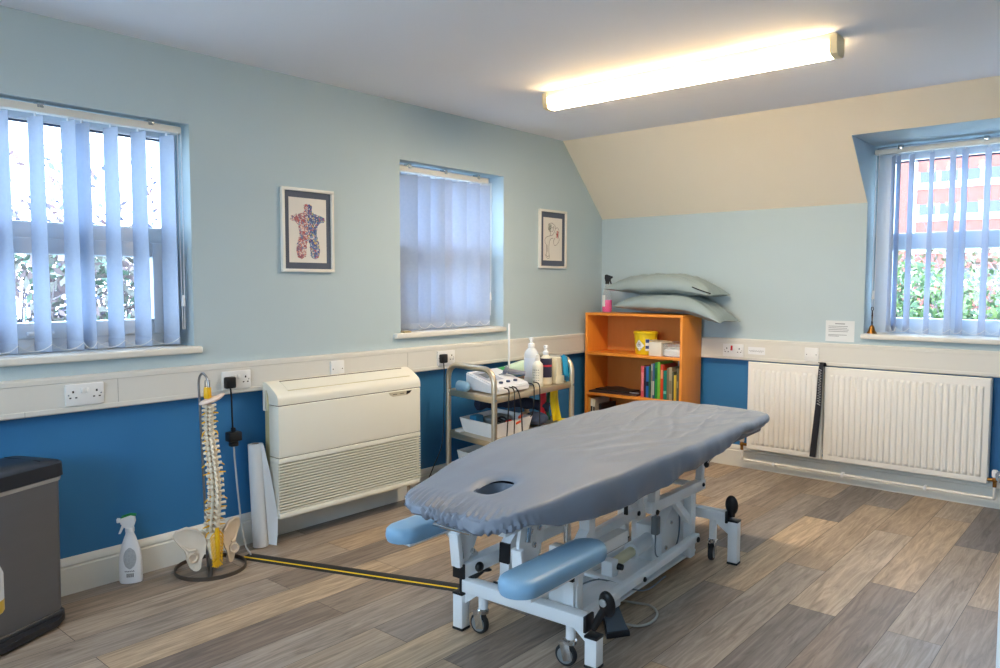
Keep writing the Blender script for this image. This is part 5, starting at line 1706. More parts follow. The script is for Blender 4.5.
# white card box and clear tub
t = thing('card_box', 'small white cardboard box on the top shelf in front of the yellow tub', 'box', (0.665, -0.27, SHELF[0]))
mb = MB(); mb.box((0.617, -0.328, SHELF[0] + 0.0005), (0.716, -0.24, SHELF[0] + 0.098), 0.002); bb = part(t, 'carton', mb, mat('card_white', (228, 220, 205), 0.7))
mb = MB(); mb.obox((0.70, -0.275, SHELF[0] + 0.103), (0.17, 0.09, 0.008), Matrix.Rotation(0.05, 3, 'Y'), 0.002); part(t, 'lid_flap', mb, mat('card_brown', (196, 178, 150), 0.7))
t = thing('clear_tub', 'clear plastic tub of white tissue at the right end of the top shelf', 'tub', (0.79, -0.27, SHELF[0]))
mb = MB()
lo_, hi_ = (0.726, -0.325, SHELF[0] + 0.0005), (0.862, -0.20, SHELF[0] + 0.09)
for a, b in ((lo_, (hi_[0], lo_[1] + 0.002, hi_[2])), ((lo_[0], hi_[1] - 0.002, lo_[2]), hi_), (lo_, (lo_[0] + 0.002, hi_[1], hi_[2])), ((hi_[0] - 0.002, lo_[1], lo_[2]), hi_), (lo_, (hi_[0], hi_[1], lo_[2] + 0.002))):
    mb.box(a, b)
part(t, 'shell', mb, mat('clear_plastic', (236, 234, 230), 0.2, alpha=0.2))
mb = MB()
mb.grid(18, 12, lambda u, v: (0.732 + 0.124 * u, -0.32 + 0.115 * v, SHELF[0] + 0.06 + 0.012 * fbm(u * 5, v * 5, 3)))
mb.box((0.732, -0.320, SHELF[0] + 0.004), (0.856, -0.205, SHELF[0] + 0.055), 0.01); part(t, 'tissue', mb, M_paperw)
mb = MB(); mb.tube(smooth_path([(0.76, -0.27, SHELF[0] + 0.094), (0.79, -0.28, SHELF[0] + 0.106), (0.82, -0.265, SHELF[0] + 0.102), (0.84, -0.25, SHELF[0] + 0.094)]), 0.006, 8)
single('rubber_tube', mb, mat('tube_brown', (120, 92, 74), 0.5), 'short brown rubber tube lying on top of the clear tub', 'tube', (0.80, -0.265, SHELF[0] + 0.09))

# spray bottle with pink liquid on the bookcase
t, bd = trigger_bottle('clear spray bottle with pink liquid on top of the bookcase', (0.192, -0.215, BZ), math.radians(12), mat('bottle_translucent', (232, 228, 226), 0.3, alpha=0.16), M_black, 0.285, 0.076, 0.06, cap_m=M_black)
mb = MB(); mb.lathe([(0.030, 0.003), (0.0365, 0.012), (0.0365, 0.092), (0.036, 0.094)], (0, 0, 0), 24, None, 1.0, 0.8); part(t, 'pink_liquid', mb, mat('liquid_pink', (240, 40, 150), 0.25), 'bright pink liquid', world=False)
mb = MB(); mb.grid(7, 6, lambda u, v: (-0.039 * math.cos(u * 1.2 + 0.25), -0.0312 * math.sin(u * 1.2 + 0.25), 0.045 + 0.085 * v)); part(bd, 'white_label', mb, mat('label_white', (236, 236, 232), 0.5), world=False)
# pillows
M_pil = mat('pillow_grey_green', (150, 166, 168), 0.45, var=0.04, bump=0.1, bscale=90, spec=0.4)
def pillow(label, c, L, W, T, rot, seed, sag=None):
    t = thing('pillow', label, 'pillow', (c[0], c[1], c[2]), rot)
    mb = MB()
    NU, NV = 56, 40
    def surf(side):
        def f(u, v):
            a, b = 2 * u - 1, 2 * v - 1
            # pointed corners: the edges bow inwards
            x = a * L / 2 * (1 - 0.06 * (1 - b * b)) ; y = b * W / 2 * (1 - 0.08 * (1 - a * a))
            th = ((1 - abs(a) ** 2.6) * (1 - abs(b) ** 2.4)) ** 0.5
            z = side * T / 2 * th * (1.0 if side > 0 else 0.55)
            z += th * (0.013 * fbm(a * 3 + seed, b * 2.5, seed, 3) + 0.013 * (1 - abs(noise.noise(Vector((a * 4 + b * 6 + seed, b * 1.5, seed)))) * 2))
            z += 0.008 * math.sin(a * 4 + seed) * (1 - th)
            zz = z + (sag(x) if sag else 0)
            return (x, y, zz + T * 0.31)
        return f
    A = mb.grid(NU, NV, surf(1)); B = mb.grid(NU, NV, surf(-1))
    bmesh.ops.remove_doubles(mb.bm, verts=list(mb.bm.verts), dist=0.0008)
    part(t, 'pillowcase', mb, M_pil, world=False, smooth=60)
    return t
PZ = BZ + 0.004
pillow('lower grey-green pillow on the bookcase, drooping over its right end', (0.735, -0.19, PZ), 0.86, 0.30, 0.165, math.radians(-2), 3.3, lambda x: -0.62 * max(0, x - 0.12) ** 1.5)
pl = pillow('upper grey-green pillow with a dark open seam on top of the pile', (0.66, -0.185, PZ + 0.128), 0.86, 0.30, 0.175, math.radians(-1), 8.1, lambda x: -0.26 * max(0, x - 0.12) ** 1.5)
mb = MB(); mb.tube(smooth_path([(0.285, -0.140, 0.062), (0.33, -0.149, 0.047), (0.38, -0.152, 0.032), (0.425, -0.151, 0.019)]), 0.004, 6)
part(pl, 'open_seam', mb, M_dark, 'dark open seam', world=False)

# ------------------------------------------------------------------ hand bell on the dormer sill
t = thing('hand_bell', 'small brass hand bell standing on the dormer window sill', 'bell', (1.985, 0.03, 0.965))
mb = MB(); mb.lathe([(0.030, 0), (0.028, 0.005), (0.019, 0.02), (0.0135, 0.042), (0.007, 0.052), (0.004, 0.054)], (1.985, 0.03, 0.9655), 22); part(t, 'bell_cup', mb, M_brass)
mb = MB(); mb.lathe([(0.004, 0), (0.0055, 0.015), (0.003, 0.03), (0.005, 0.06), (0.003, 0.09)], (1.985, 0.03, 1.018), 12); mb.tube([(1.985, 0.03, 1.105), (1.992, 0.03, 1.115), (1.989, 0.03, 1.13), (1.981, 0.03, 1.13), (1.978, 0.03, 1.115), (1.985, 0.03, 1.105)], 0.0022, 6); part(t, 'handle', mb, mat('bell_handle', (70, 52, 40), 0.4, 0.6))
mb = MB(); mb.box((-0.02, -2.10, 0.9852), (0.022, -2.045, 0.995), 0.002)
single('wooden_block', mb, mat('block_wood', (176, 160, 120), 0.6), 'small wooden strip on the sill of the narrow window, at its left end', 'block', (0.0, -2.07, 0.985))

# ------------------------------------------------------------------ trolley
TA = math.radians(5.5)
TO = Vector((0.59, -1.955, 0.0))          # front left corner post
tex = Vector((math.cos(TA) * -1, math.sin(TA) * 0 + 0.19, 0)).normalized()    # towards the wall along the short side
tey = Vector((-0.10, 0.995, 0)).normalized()                                  # along the long side
def TP(a, b, z): return TO + tex * a + tey * b + Vector((0, 0, z))       # a: 0 front .. 0.44 back, b: 0 left .. 0.86 right
TW, TL = 0.445, 0.855
t = thing('trolley', 'steel three-tier treatment trolley with hooped handles beside the bookcase', 'trolley', tuple(TP(TW / 2, TL / 2, 0)))
for b in (0.0, TL):
    mb = MB()
    zt_ = 0.795
    pth = [TP(0, b, 0.085), TP(0, b, 0.70)] + [TP(0.085 - 0.085 * math.cos(a), b, 0.71 + 0.085 * math.sin(a)) for a in [k * PI / 16 for k in range(1, 9)]]
    pth += [TP(TW - 0.085 + 0.085 * math.sin(a), b, 0.71 + 0.085 * math.cos(a)) for a in [k * PI / 16 for k in range(0, 8)]] + [TP(TW, b, 0.70), TP(TW, b, 0.085)]
    # square-ish tube
    mb.tube(pth, 0.0165, 12)
    part(t, 'hoop_frame', mb, M_steel)
    for a in (0, TW):
        mb = MB()
        c = TP(a, b, 0.04)
        mb.lathe([(0.026, -0.011), (0.038, -0.009), (0.038, 0.009), (0.026, 0.011)], TP(a, b, 0.038), 22, Matrix.Rotation(PI / 2, 3, 'Y'))
        w_ = part(t, 'castor', mb, M_blackrub)
        mb = MB(); mb.box((c.x - 0.016, c.y - 0.014, 0.045), (c.x + 0.016, c.y + 0.014, 0.09), 0.003); part(w_, 'castor_fork', mb, M_chrome)
def frameM(): return Matrix((( -tex.x, tey.x, 0), (-tex.y, tey.y, 0), (0, 0, 1)))
FM = frameM()
def tbox(mb, a0, a1, b0, b1, z0, z1, bev=0.002):
    mb.obox(TP((a0 + a1) / 2, (b0 + b1) / 2, (z0 + z1) / 2), (abs(a1 - a0), abs(b1 - b0), abs(z1 - z0)), FM, bev)
    return mb
for z in (0.645, 0.395, 0.185):
    mb = MB()
    tbox(mb, 0.016, TW - 0.016, 0.016, TL - 0.016, z - 0.012, z - 0.006)
    for (a0, a1, b0, b1) in ((-0.006, 0.010, 0.012, TL - 0.012), (TW - 0.010, TW + 0.006, 0.012, TL - 0.012), (0.012, TW - 0.012, -0.006, 0.010), (0.012, TW - 0.012, TL - 0.010, TL + 0.006)):
        tbox(mb, a0, a1, b0, b1, z - 0.034, z, 0.002)
    sh_ = part(t, 'shelf', mb, M_steel)
    for b in (0.0, TL):
        for a in (0.0, TW):
            mb = MB(); p_ = TP(a, b, z - 0.017); mb.lathe([(0.007, 0), (0.007, 0.004), (0.004, 0.006)], p_ - tex * 0.014, 10, Matrix.Rotation(PI / 2, 3, 'Y')); part(sh_, 'screw', mb, M_chrome)
T1, T2, T3 = 0.640, 0.390, 0.180      # standing surfaces
# ultrasound console
def wedge(mb, a0, a1, b0, b1, z0, zb, zf):
    P_ = [TP(a0, b0, z0), TP(a0, b1, z0), TP(a1, b1, z0), TP(a1, b0, z0), TP(a0, b0, zf), TP(a0, b1, zf), TP(a1, b1, zb), TP(a1, b0, zb)]
    v = [mb.bm.verts.new(p) for p in P_]
    for f in ((0, 1, 2, 3), (4, 7, 6, 5), (0, 4, 5, 1), (1, 5, 6, 2), (2, 6, 7, 3), (3, 7, 4, 0)): mb.bm.faces.new([v[k] for k in f])
    bmesh.ops.bevel(mb.bm, geom=list(mb.bm.edges), offset=0.008, segments=3, affect='EDGES')
    return mb
t = thing('therapy_console', 'white electrotherapy console with a sloping grey panel on the top tier of the trolley', 'therapy machine', tuple(TP(0.17, 0.25, T1)))
M_dev = mat('console_white', (224, 228, 236), 0.35)
part(t, 'casing', wedge(MB(), 0.035, 0.35, 0.075, 0.40, T1 + 0.006, T1 + 0.108, T1 + 0.045), M_dev)
def CPt(u, v, e_=0.001):   # on the sloped face
    a = 0.045 + 0.295 * v; b = 0.09 + 0.295 * u
    return TP(a, b, T1 + 0.045 + 0.063 * (a - 0.035) / 0.315 + e_)
mb = MB(); mb.grid(2, 2, lambda u, v: CPt(0.06 + 0.5 * u, 0.35 + 0.58 * v, 0.0015)); scp = part(t, 'display_panel', mb, mat('console_panel', (150, 160, 185), 0.3), 'grey-blue display panel')
mb = MB(); mb.grid(2, 2, lambda u, v: CPt(0.14 + 0.3 * u, 0.5 + 0.3 * v, 0.0025)); part(scp, 'screen', mb, mat('console_screen', (96, 108, 122), 0.2))
for u in (0.25, 0.5, 0.75):
    mb = MB(); mb.lathe([(0.012, 0), (0.013, 0.006), (0.010, 0.012)], CPt(u, 0.16), 14); part(t, 'dial', mb, mat('dial_navy', (60, 70, 104), 0.4))
mb = MB(); 
for k in range(4): mb.ell(CPt(0.70 + 0.07 * k, 0.62), (0.008, 0.008, 0.003), None, 8, 6)
part(t, 'button', mb, mat('button_grey', (120, 130, 150), 0.4))
mb = MB(); mb.cyl(TP(0.19, 0.34, T1 + 0.105), TP(0.10, 0.43, T1 + 0.088), 0.017, 0.013); mb.cyl(TP(0.19, 0.34, T1 + 0.105), TP(0.21, 0.325, T1 + 0.115), 0.022, 0.024)
hs = part(t, 'treatment_head', mb, mat('handset_grey', (112, 118, 136), 0.4), 'grey ultrasound treatment head')
mb = MB()
for b0_, b1_, dp in ((0.14, 0.10, 0.23), (0.19, 0.17, 0.27), (0.22, 0.26, 0.265), (0.40, 0.37, 0.12), (0.46, 0.44, 0.26)):
    mb.tube(smooth_path([TP(0.05, b0_, T1 + 0.04), TP(0.0, b0_, T1 + 0.03), TP(-0.018, (b0_ + b1_) / 2, T1 - 0.04), TP(-0.02, b1_, T1 - dp), TP(-0.012, b1_ - 0.015, T1 - dp - 0.03)], 6), 0.0038, 6)
part(t, 'lead', mb, M_black, 'black leads hanging over the front of the trolley')
# blue bottle end on the left
mb = MB()
prof = [(0.012, 0), (0.03, 0.006), (0.032, 0.02), (0.032, 0.085), (0.02, 0.105), (0.014, 0.11)]
mb.lathe(prof, TP(0.38, 0.03, T1 + 0.030), 18, FM @ Matrix.Rotation(PI / 2, 3, 'Y'))
single('gel_bottle', mb, mat('gel_blue', (120, 160, 190), 0.35), 'blue bottle lying at the left end of the top tier', 'bottle', tuple(TP(0.36, 0.03, T1)))
# white wand and green tube at the back
t = thing('reflex_stick', 'tall thin white stick standing upright at the back of the top tier', 'stick', tuple(TP(0.36, 0.46, T1)))
mb = MB(); mb.cyl(TP(0.37, 0.555, T1 + 0.03), TP(0.37, 0.555, T1 + 0.375), 0.007); part(t, 'rod', mb, M_white)
mb = MB(); mb.lathe([(0.03, 0), (0.03, 0.02), (0.012, 0.035)], TP(0.37, 0.555, T1 + 0.0005), 16); part(t, 'stick_base', mb, M_white)
t = thing('green_tube', 'white tube with a bright green cap lying behind the console', 'tube', tuple(TP(0.40, 0.60, T1)))
mb = MB(); mb.cyl(TP(0.400, 0.46, T1 + 0.060), TP(0.400, 0.53, T1 + 0.064), 0.034); part(t, 'cap', mb, mat('cap_green', (30, 170, 90), 0.4), 'green cap')
mb = MB(); mb.cyl(TP(0.400, 0.53, T1 + 0.064), TP(0.400, 0.76, T1 + 0.072), 0.033, 0.05); part(t, 'tube_body', mb, mat('tube_pale_green', (206, 234, 216), 0.4))
# bottles
def pump_bottle(label, a, b, R_, Hb, m_body, m_top, H, band=None, head=True):
    p = TP(a, b, T1 + 0.0005)
    t = thing('pump_bottle', label, 'bottle', tuple(p), 0, 'bottles on the top tier of the trolley')
    mb = MB(); mb.lathe([(R_ * 0.9, 0), (R_, 0.006), (R_, Hb * 0.8), (R_ * 0.9, Hb * 0.88), (R_ * 0.5, Hb * 0.97), (R_ * 0.42, Hb)], p, 24); bd = part(t, 'body', mb, m_body)
    mb = MB(); mb.lathe([(R_ * 0.44, Hb), (R_ * 0.46, Hb + 0.002), (R_ * 0.44, Hb + 0.022), (R_ * 0.2, Hb + 0.026), (R_ * 0.2, H - 0.016), (R_ * 0.34, H - 0.015), (R_ * 0.34, H - 0.003), (R_ * 0.2, H)], p, 16)
    hd = part(t, 'pump', mb, m_top)
    if head:
        mb = MB(); q = p + Vector((0, 0, H - 0.009)); mb.tube([q, q + Vector((0.018, -0.02, 0)), q + Vector((0.026, -0.03, -0.008))], 0.005, 8); part(hd, 'spout', mb, m_top)
    if band:
        z0, z1, col, nm = band
        mb = MB(); mb.grid(16, 2, lambda u, v: p + Vector((math.cos(-2.6 + 2.9 * u) * (R_ + 0.0008), math.sin(-2.6 + 2.9 * u) * (R_ + 0.0008), z0 + (z1 - z0) * v))); lb_ = part(bd, 'bottle_label', mb, mat(nm, col, 0.5))
        return t, bd, p
    return t, bd, p
M_clearb = mat('bottle_clear_white', (228, 234, 240), 0.25, alpha=0.8)
pump_bottle('tall clear pump bottle, tallest of the trolley bottles', 0.165, 0.575, 0.045, 0.235, M_clearb, M_white, 0.297, (0.05, 0.17, (206, 214, 226), 'label_pale_blue'), False)
t, bd, p = pump_bottle('short clear bottle with small dark print in front of the trolley bottles', 0.075, 0.538, 0.034, 0.160, mat('bottle_cream', (226, 222, 206), 0.3), mat('cap_clear', (220, 216, 206), 0.3), 0.198, (0.02, 0.12, (222, 220, 208), 'label_cream'), False)
mb = MB()
for k in range(5):
    z = 0.105 - k * 0.016
    for q in range(4):
        a0_ = -1.9 + q * 0.34
        mb.tube([p + Vector((math.cos(a0_) * 0.0352, math.sin(a0_) * 0.0352, z)), p + Vector((math.cos(a0_ + 0.22) * 0.0352, math.sin(a0_ + 0.22) * 0.0352, z))], 0.002 if k == 0 else 0.0011, 4)
part(bd, 'small_print', mb, mat('print_dark', (60, 62, 68)))
t, bd, p = pump_bottle('pump bottle with a dark navy label and a red stripe on the top tier', 0.10, 0.665, 0.040, 0.185, mat('bottle_cream', (226, 222, 206), 0.3), M_white, 0.245, (0.045, 0.165, (46, 46, 70), 'label_navy_dark'))
mb = MB(); mb.grid(16, 2, lambda u, v: p + Vector((math.cos(-2.6 + 2.9 * u) * 0.0414, math.sin(-2.6 + 2.9 * u) * 0.0414, 0.112 + 0.012 * v))); part(bd, 'red_stripe', mb, mat('stripe_red', (190, 50, 70), 0.5), 'red stripe')
t = thing('tape_box', 'cream carton with blue tape sheets hanging off its corner on the top tier', 'box', tuple(TP(0.09, 0.76, T1)))
tbx = MB(); tbox(tbx, 0.035, 0.16, 0.715, 0.785, T1 + 0.0005, T1 + 0.165, 0.003); part(t, 'carton', tbx, mat('carton_cream', (216, 208, 182), 0.6))
tbx = MB(); tbox(tbx, 0.028, 0.034, 0.70, 0.80, T1 + 0.002, T1 + 0.05, 0.001); part(t, 'loose_flap', tbx, mat('carton_cream', (216, 208, 182), 0.6))
mb = MB()
def tape(k0):
    def f(u, v):
        return TP(0.03 - 0.012 * v + 0.02 * k0, 0.765 + 0.075 * u * (1 - 0.2 * v) + 0.012 * k0 + 0.02 * v, T1 + 0.175 - 0.13 * v - 0.05 * u * k0 + 0.01 * math.sin(u * 5 + k0))
    return f
for k0 in (0, 1): mb.grid(8, 8, tape(k0))
part(t, 'blue_tape', mb, mat('tape_blue', (30, 160, 215), 0.4), 'bright blue tape sheets')
# exercise bands hanging behind the middle tier
def band(label, b0, b1, col, zl, lean, foot=0.0):
    mb = MB()
    def f(side):
        def g(u, v):
            z = T1 - 0.040 - (T1 - 0.040 - zl) * v
            return TP(0.11 + side - lean * v + 0.006 * math.sin(u * 7 + v * 3), b0 + (b1 - b0) * u + 0.008 * math.sin(v * 4 + b0 * 30), z)
        return g
    A = mb.grid(10, 14, f(0.0)); B = mb.grid(10, 14, f(0.003))
    for j in range(13):
        for i in (0, 9): mb.bm.faces.new([A[j][i], A[j + 1][i], B[j + 1][i], B[j][i]])
    if foot:
        mb.grid(8, 6, lambda u, v: TP(0.10 - lean - foot * v * 0.8, b0 + (b1 - b0) * u * (1 + 0.4 * v), zl + 0.004 + 0.012 * math.sin(v * PI) * (0.5 + 0.5 * math.sin(u * 6))))
    single('exercise_band', mb, mat('band_' + label.split()[0], col, 0.45), label, 'exercise band', tuple(TP(0.21, (b0 + b1) / 2, T2)), 'rubber exercise bands hanging on the trolley')
band('red rubber exercise band hanging leftmost under the top tier', 0.615, 0.69, (196, 26, 48), T2 + 0.01, 0.0)
band('green dark rubber exercise band hanging between the red and the yellow one', 0.695, 0.735, (16, 86, 60), T2 + 0.01, 0.0)
band('yellow rubber exercise band hanging down to the middle tier', 0.74, 0.838, (240, 216, 20), T2 + 0.004, 0.02, 0.10)
# tray on the middle tier
def tray(label, a0, a1, b0, b1, z, h, m_, flare=0.02):
    t = thing('plastic_tray', label, 'tray', tuple(TP((a0 + a1) / 2, (b0 + b1) / 2, z)))
    mb = MB()
    lv = [(0.0, 0.0), (flare, h), (flare - 0.006, h), (-0.004, 0.006)]
    rings = []
    for o_, zz in lv:
        rings.append([mb.bm.verts.new(TP(a, b, z + zz)) for a, b in ((a0 - o_, b0 - o_), (a0 - o_, b1 + o_), (a1 + o_, b1 + o_), (a1 + o_, b0 - o_))])
    for A, B in zip(rings, rings[1:]):
        for k in range(4): mb.bm.faces.new([A[k], A[(k + 1) % 4], B[(k + 1) % 4], B[k]])
    mb.bm.faces.new(rings[0][::-1]); mb.bm.faces.new(rings[-1])
    part(t, 'shell', mb, m_)
    return t
tray('white plastic tray of oddments on the middle tier of the trolley', 0.07, 0.37, 0.075, 0.43, T2 + 0.0005, 0.085, M_white)
mb = MB(); mb.obox(TP(0.052, 0.30, T2 + 0.066), (0.006, 0.05, 0.014), FM @ Matrix.Rotation(0.15, 3, 'X'), 0.003)
mb.obox(TP(0.10, 0.38, T2 + 0.085), (0.02, 0.09, 0.015), FM @ Matrix.Rotation(0.5, 3, 'Z'), 0.004); mb.xf(Matrix.Identity(4))
single('orange_scissors', mb, mat('orange_plastic', (235, 90, 40), 0.4), 'orange-handled tool lying in the white tray', 'tool', tuple(TP(0.08, 0.36, T2 + 0.07)))
mb = MB(); mb.ell(TP(0.10, 0.25, T2 + 0.055), (0.03, 0.04, 0.028))
single('red_ball', mb, M_red, 'small red soft ball in the white tray', 'ball', tuple(TP(0.10, 0.25, T2 + 0.03)))
mb = MB()
for k in range(3):
    c = TP(0.15, 0.22 + 0.02 * k, T2 + 0.07)
    mb.tube([c + FM @ Vector((0.045 * math.cos(a), 0.06 * math.sin(a), 0.012 * math.sin(2 * a + k))) for a in [j * PI / 9 for j in range(18)]], 0.006, 6, True)
single('coiled_cable', mb, M_black, 'coil of black cable in the white tray', 'cable', tuple(TP(0.15, 0.24, T2 + 0.05)))
mb = MB(); tbox(mb, 0.27, 0.34, 0.10, 0.18, T2 + 0.04, T2 + 0.10, 0.01)
single('blue_packet', mb, mat('packet_blue', (50, 130, 175), 0.4), 'bright blue packet at the left of the white tray', 'packet', tuple(TP(0.30, 0.14, T2 + 0.04)))
mb = MB(); tbox(mb, 0.22, 0.33, 0.22, 0.40, T2 + 0.03, T2 + 0.075, 0.01)
single('grey_pouch', mb, mat('pouch_grey', (150, 160, 165), 0.6), 'grey pouch lying at the back of the white tray', 'pouch', tuple(TP(0.27, 0.31, T2 + 0.03)))
mb = MB(); tbox(mb, 0.36, 0.41, 0.03, 0.24, T2 + 0.0005, T2 + 0.012, 0.002)
single('paper_strip', mb, M_paperw, 'flat white card strip behind the white tray on the middle tier', 'card', tuple(TP(0.385, 0.13, T2)))
# dark towel roll
t = thing('rolled_towel', 'dark navy rolled towel lying across the back of the middle tier', 'towel', tuple(TP(0.2, 0.42, T2)))
mb = MB()
pth = smooth_path([TP(0.40, 0.24, T2 + 0.135), TP(0.36, 0.36, T2 + 0.14), TP(0.27, 0.50, T2 + 0.135), TP(0.17, 0.62, T2 + 0.118), TP(0.10, 0.70, T2 + 0.095)], 6)
mb.tube(pth, [0.034 + 0.004 * math.sin(k * 1.3) for k in range(len(pth))], 16)
for v in mb.bm.verts: v.co += Vector((1, 1, 1)) * 0.004 * noise.noise(v.co * 30)
part(t, 'roll', mb, mat('towel_navy', (46, 52, 72), 0.9, bump=0.4, bscale=200))
t = thing('folded_jeans', 'crumpled dark denim bundle under the rolled towel on the middle tier', 'clothing', tuple(TP(0.12, 0.55, T2)))
mb = MB(); mb.ell(TP(0.12, 0.575, T2 + 0.042), (0.085, 0.080, 0.041), FM, 28, 18)
for v in mb.bm.verts:
    d_ = noise.noise(v.co * 22) * 0.016; v.co += Vector((d_, d_ * 0.7, d_ * 0.5)); v.co.z = max(v.co.z, T2 + 0.0008)
part(t, 'cloth', mb, mat('denim', (52, 66, 96), 0.9, rgb2=(84, 98, 126), vscale=60))
# bottom tier basket
tray('white basket on the bottom tier of the trolley', 0.07, 0.36, 0.04, 0.42, T3 + 0.0005, 0.105, mat('basket_white', (214, 220, 220), 0.4))
mb = MB(); tbox(mb, 0.05, 0.12, 0.55, 0.80, T3 + 0.0005, T3 + 0.16, 0.02)
single('red_bag', mb, mat('bag_red', (190, 30, 48), 0.6), 'red bag at the right of the bottom tier', 'bag', tuple(TP(0.08, 0.67, T3)))
mb = MB(); tbox(mb, 0.18, 0.30, 0.52, 0.78, T3 + 0.0005, T3 + 0.13, 0.02)
single('blue_bag', mb, mat('bag_blue', (44, 50, 110), 0.6), 'dark blue bag behind the red one on the bottom tier', 'bag', tuple(TP(0.24, 0.65, T3)))

# ------------------------------------------------------------------ stool with a bottle just inside the left edge of the picture
t = thing('side_table', 'small white table standing beyond the left edge of the picture', 'table', (1.640, -4.816, 0.0))
mb = MB(); mb.lathe([(0.18, 0.0), (0.185, 0.005), (0.185, 0.02), (0.18, 0.025)], (1.640, -4.816, 0.62), 32); part(t, 'table_top', mb, M_white)
mb = MB(); mb.cyl((1.640, -4.816, 0.02), (1.640, -4.816, 0.62), 0.02); part(t, 'column', mb, M_chrome)
mb = MB(); mb.lathe([(0.15, 0.0), (0.15, 0.012), (0.03, 0.022)], (1.640, -4.816, 0.0005), 28); part(t, 'foot_plate', mb, M_white)

t = thing('lotion_bottle', 'white bottle with a yellow base cut off by the left edge of the picture', 'bottle', (1.685, -4.655, 0.645))
mb = MB(); mb.lathe([(0.026, 0), (0.0285, 0.004), (0.0285, 0.026)], (1.685, -4.655, 0.6455), 20); part(t, 'yellow_base', mb, mat('base_yellow', (226, 190, 70), 0.4), 'yellow base')
mb = MB(); mb.lathe([(0.0285, 0.026), (0.0285, 0.075), (0.024, 0.088), (0.012, 0.095), (0.012, 0.11)], (1.685, -4.655, 0.6455), 20); part(t, 'bottle_body', mb, M_white)
# ------------------------------------------------------------------ outdoors
mb = MB(); mb.box((-60, -40, -0.6), (60, 90, -0.5))
struct('ground', mb, mat('outdoor_ground', (196, 196, 190), 0.9, rgb2=(180, 178, 168), vscale=1.5))
def shrub(label, loc, rx, ry, h, n, cols, leaf, base=0.0, seed=0, twig=14, group='shrubs outside the windows'):
    rnd = random.Random(seed)
    t = thing('shrub', label, 'shrub', loc, 0, group)
    mb = MB()
    for k in range(twig):
        a = rnd.uniform(0, 2 * PI); q = rnd.uniform(0.2, 0.95)
        tip = Vector((math.cos(a) * rx * q, math.sin(a) * ry * q, h * rnd.uniform(0.75, 1.02)))
        mid = Vector((tip.x * 0.45, tip.y * 0.45, tip.z * 0.55))
        P_ = bez((0.05 * math.cos(a), 0.05 * math.sin(a), 0), (0.1 * math.cos(a), 0.1 * math.sin(a), h * 0.3), mid, tip, 6)
        mb.tube(P_, [0.018 * (1 - 0.8 * i / 6) for i in range(7)], 5)
        for s in range(4):
            i = rnd.randint(2, 6); d = Vector((rnd.uniform(-1, 1), rnd.uniform(-1, 1), rnd.uniform(0.0, 1))).normalized() * rnd.uniform(0.2, 0.5)
            mb.tube([P_[i], P_[i] + d * 0.5 + Vector((0, 0, 0.02)), P_[i] + d], [0.006, 0.004, 0.002], 4)
    part(t, 'branches', mb, mat('bark_brown', (110, 98, 98), 0.9), world=False)
    for ci, c in enumerate(cols):
        mb = MB()
        for k in range(n // len(cols)):
            while True:
                p = Vector((rnd.uniform(-1, 1), rnd.uniform(-1, 1), rnd.uniform(0, 1)))
                if p.x ** 2 + p.y ** 2 < 1 and rnd.random() < (1.05 - 0.75 * max(0, p.z - 0.5) * 2): break
            # clumps
            if noise.noise(Vector((p.x * rx, p.y * ry, p.z * h)) * 2.2 + Vector((seed, 0, 0))) < -0.05: continue
            c0 = Vector((p.x * rx, p.y * ry, base + p.z * (h - base)))
            d1 = Vector((rnd.uniform(-1, 1), rnd.uniform(-1, 1), rnd.uniform(-1, 1))).normalized(); d2 = d1.orthogonal().normalized()
            s = leaf * rnd.uniform(0.6, 1.3)
            vs = [mb.bm.verts.new(c0 + q) for q in (d1 * s, d2 * s * 0.45, -d1 * s, -d2 * s * 0.45)]
            mb.bm.faces.new(vs)
        part(t, 'foliage', mb, mat('leaf_%d_%d_%d' % c, c, 0.6, var=0.2, vscale=2), world=False, smooth=None)
    return t
PL = [(108, 102, 122), (88, 92, 120), (124, 98, 102)]
GR = [(92, 112, 92), (118, 112, 102), (130, 108, 106)]
GB = [(80, 104, 54), (108, 126, 72), (56, 78, 44)]
shrub('sparse purplish shrub seen at the left of the wide window', (-3.6, -3.1, -0.5), 0.9, 0.8, 2.75, 2600, PL, 0.04, 0.3, 1)
shrub('sparse purplish shrub seen in the middle of the wide window', (-3.8, -2.0, -0.5), 0.9, 0.9, 2.95, 2600, PL, 0.04, 0.3, 2)
shrub('sparse purplish shrub seen at the right of the wide window', (-3.5, -1.0, -0.5), 0.9, 0.9, 2.7, 2600, PL, 0.04, 0.3, 3)
shrub('low grey-green hedge shrub in the lower left of the wide window', (-2.9, -3.2, -0.5), 0.7, 0.9, 2.2, 9000, GR, 0.05, 0.0, 4)
shrub('low grey-green hedge shrub in the lower middle of the wide window', (-3.0, -2.2, -0.5), 0.7, 0.85, 2.2, 9000, GR, 0.05, 0.0, 5)
shrub('low grey-green hedge shrub in the lower right of the wide window', (-2.8, -1.2, -0.5), 0.7, 0.85, 2.2, 9000, GR, 0.05, 0.0, 6)
shrub('loose shrub behind the nearly closed blind of the narrow window', (-4.6, 2.4, -0.5), 0.8, 0.8, 1.7, 1500, GR, 0.05, 0.0, 7)
shrub('bright green bush seen at the left of the dormer window', (0.75, 5.6, -0.5), 0.9, 0.8, 2.05, 6000, GB, 0.055, 0.0, 8)
shrub('bright green bush seen in the middle of the dormer window', (1.7, 5.2, -0.5), 0.9, 0.8, 1.95, 6000, GB, 0.055, 0.0, 9)
shrub('brownish bush behind the green ones outside the dormer window', (1.4, 7.2, -0.5), 1.8, 0.9, 2.45, 6000, [(96, 84, 64), (80, 84, 48), (106, 84, 74)], 0.06, 0.0, 10)
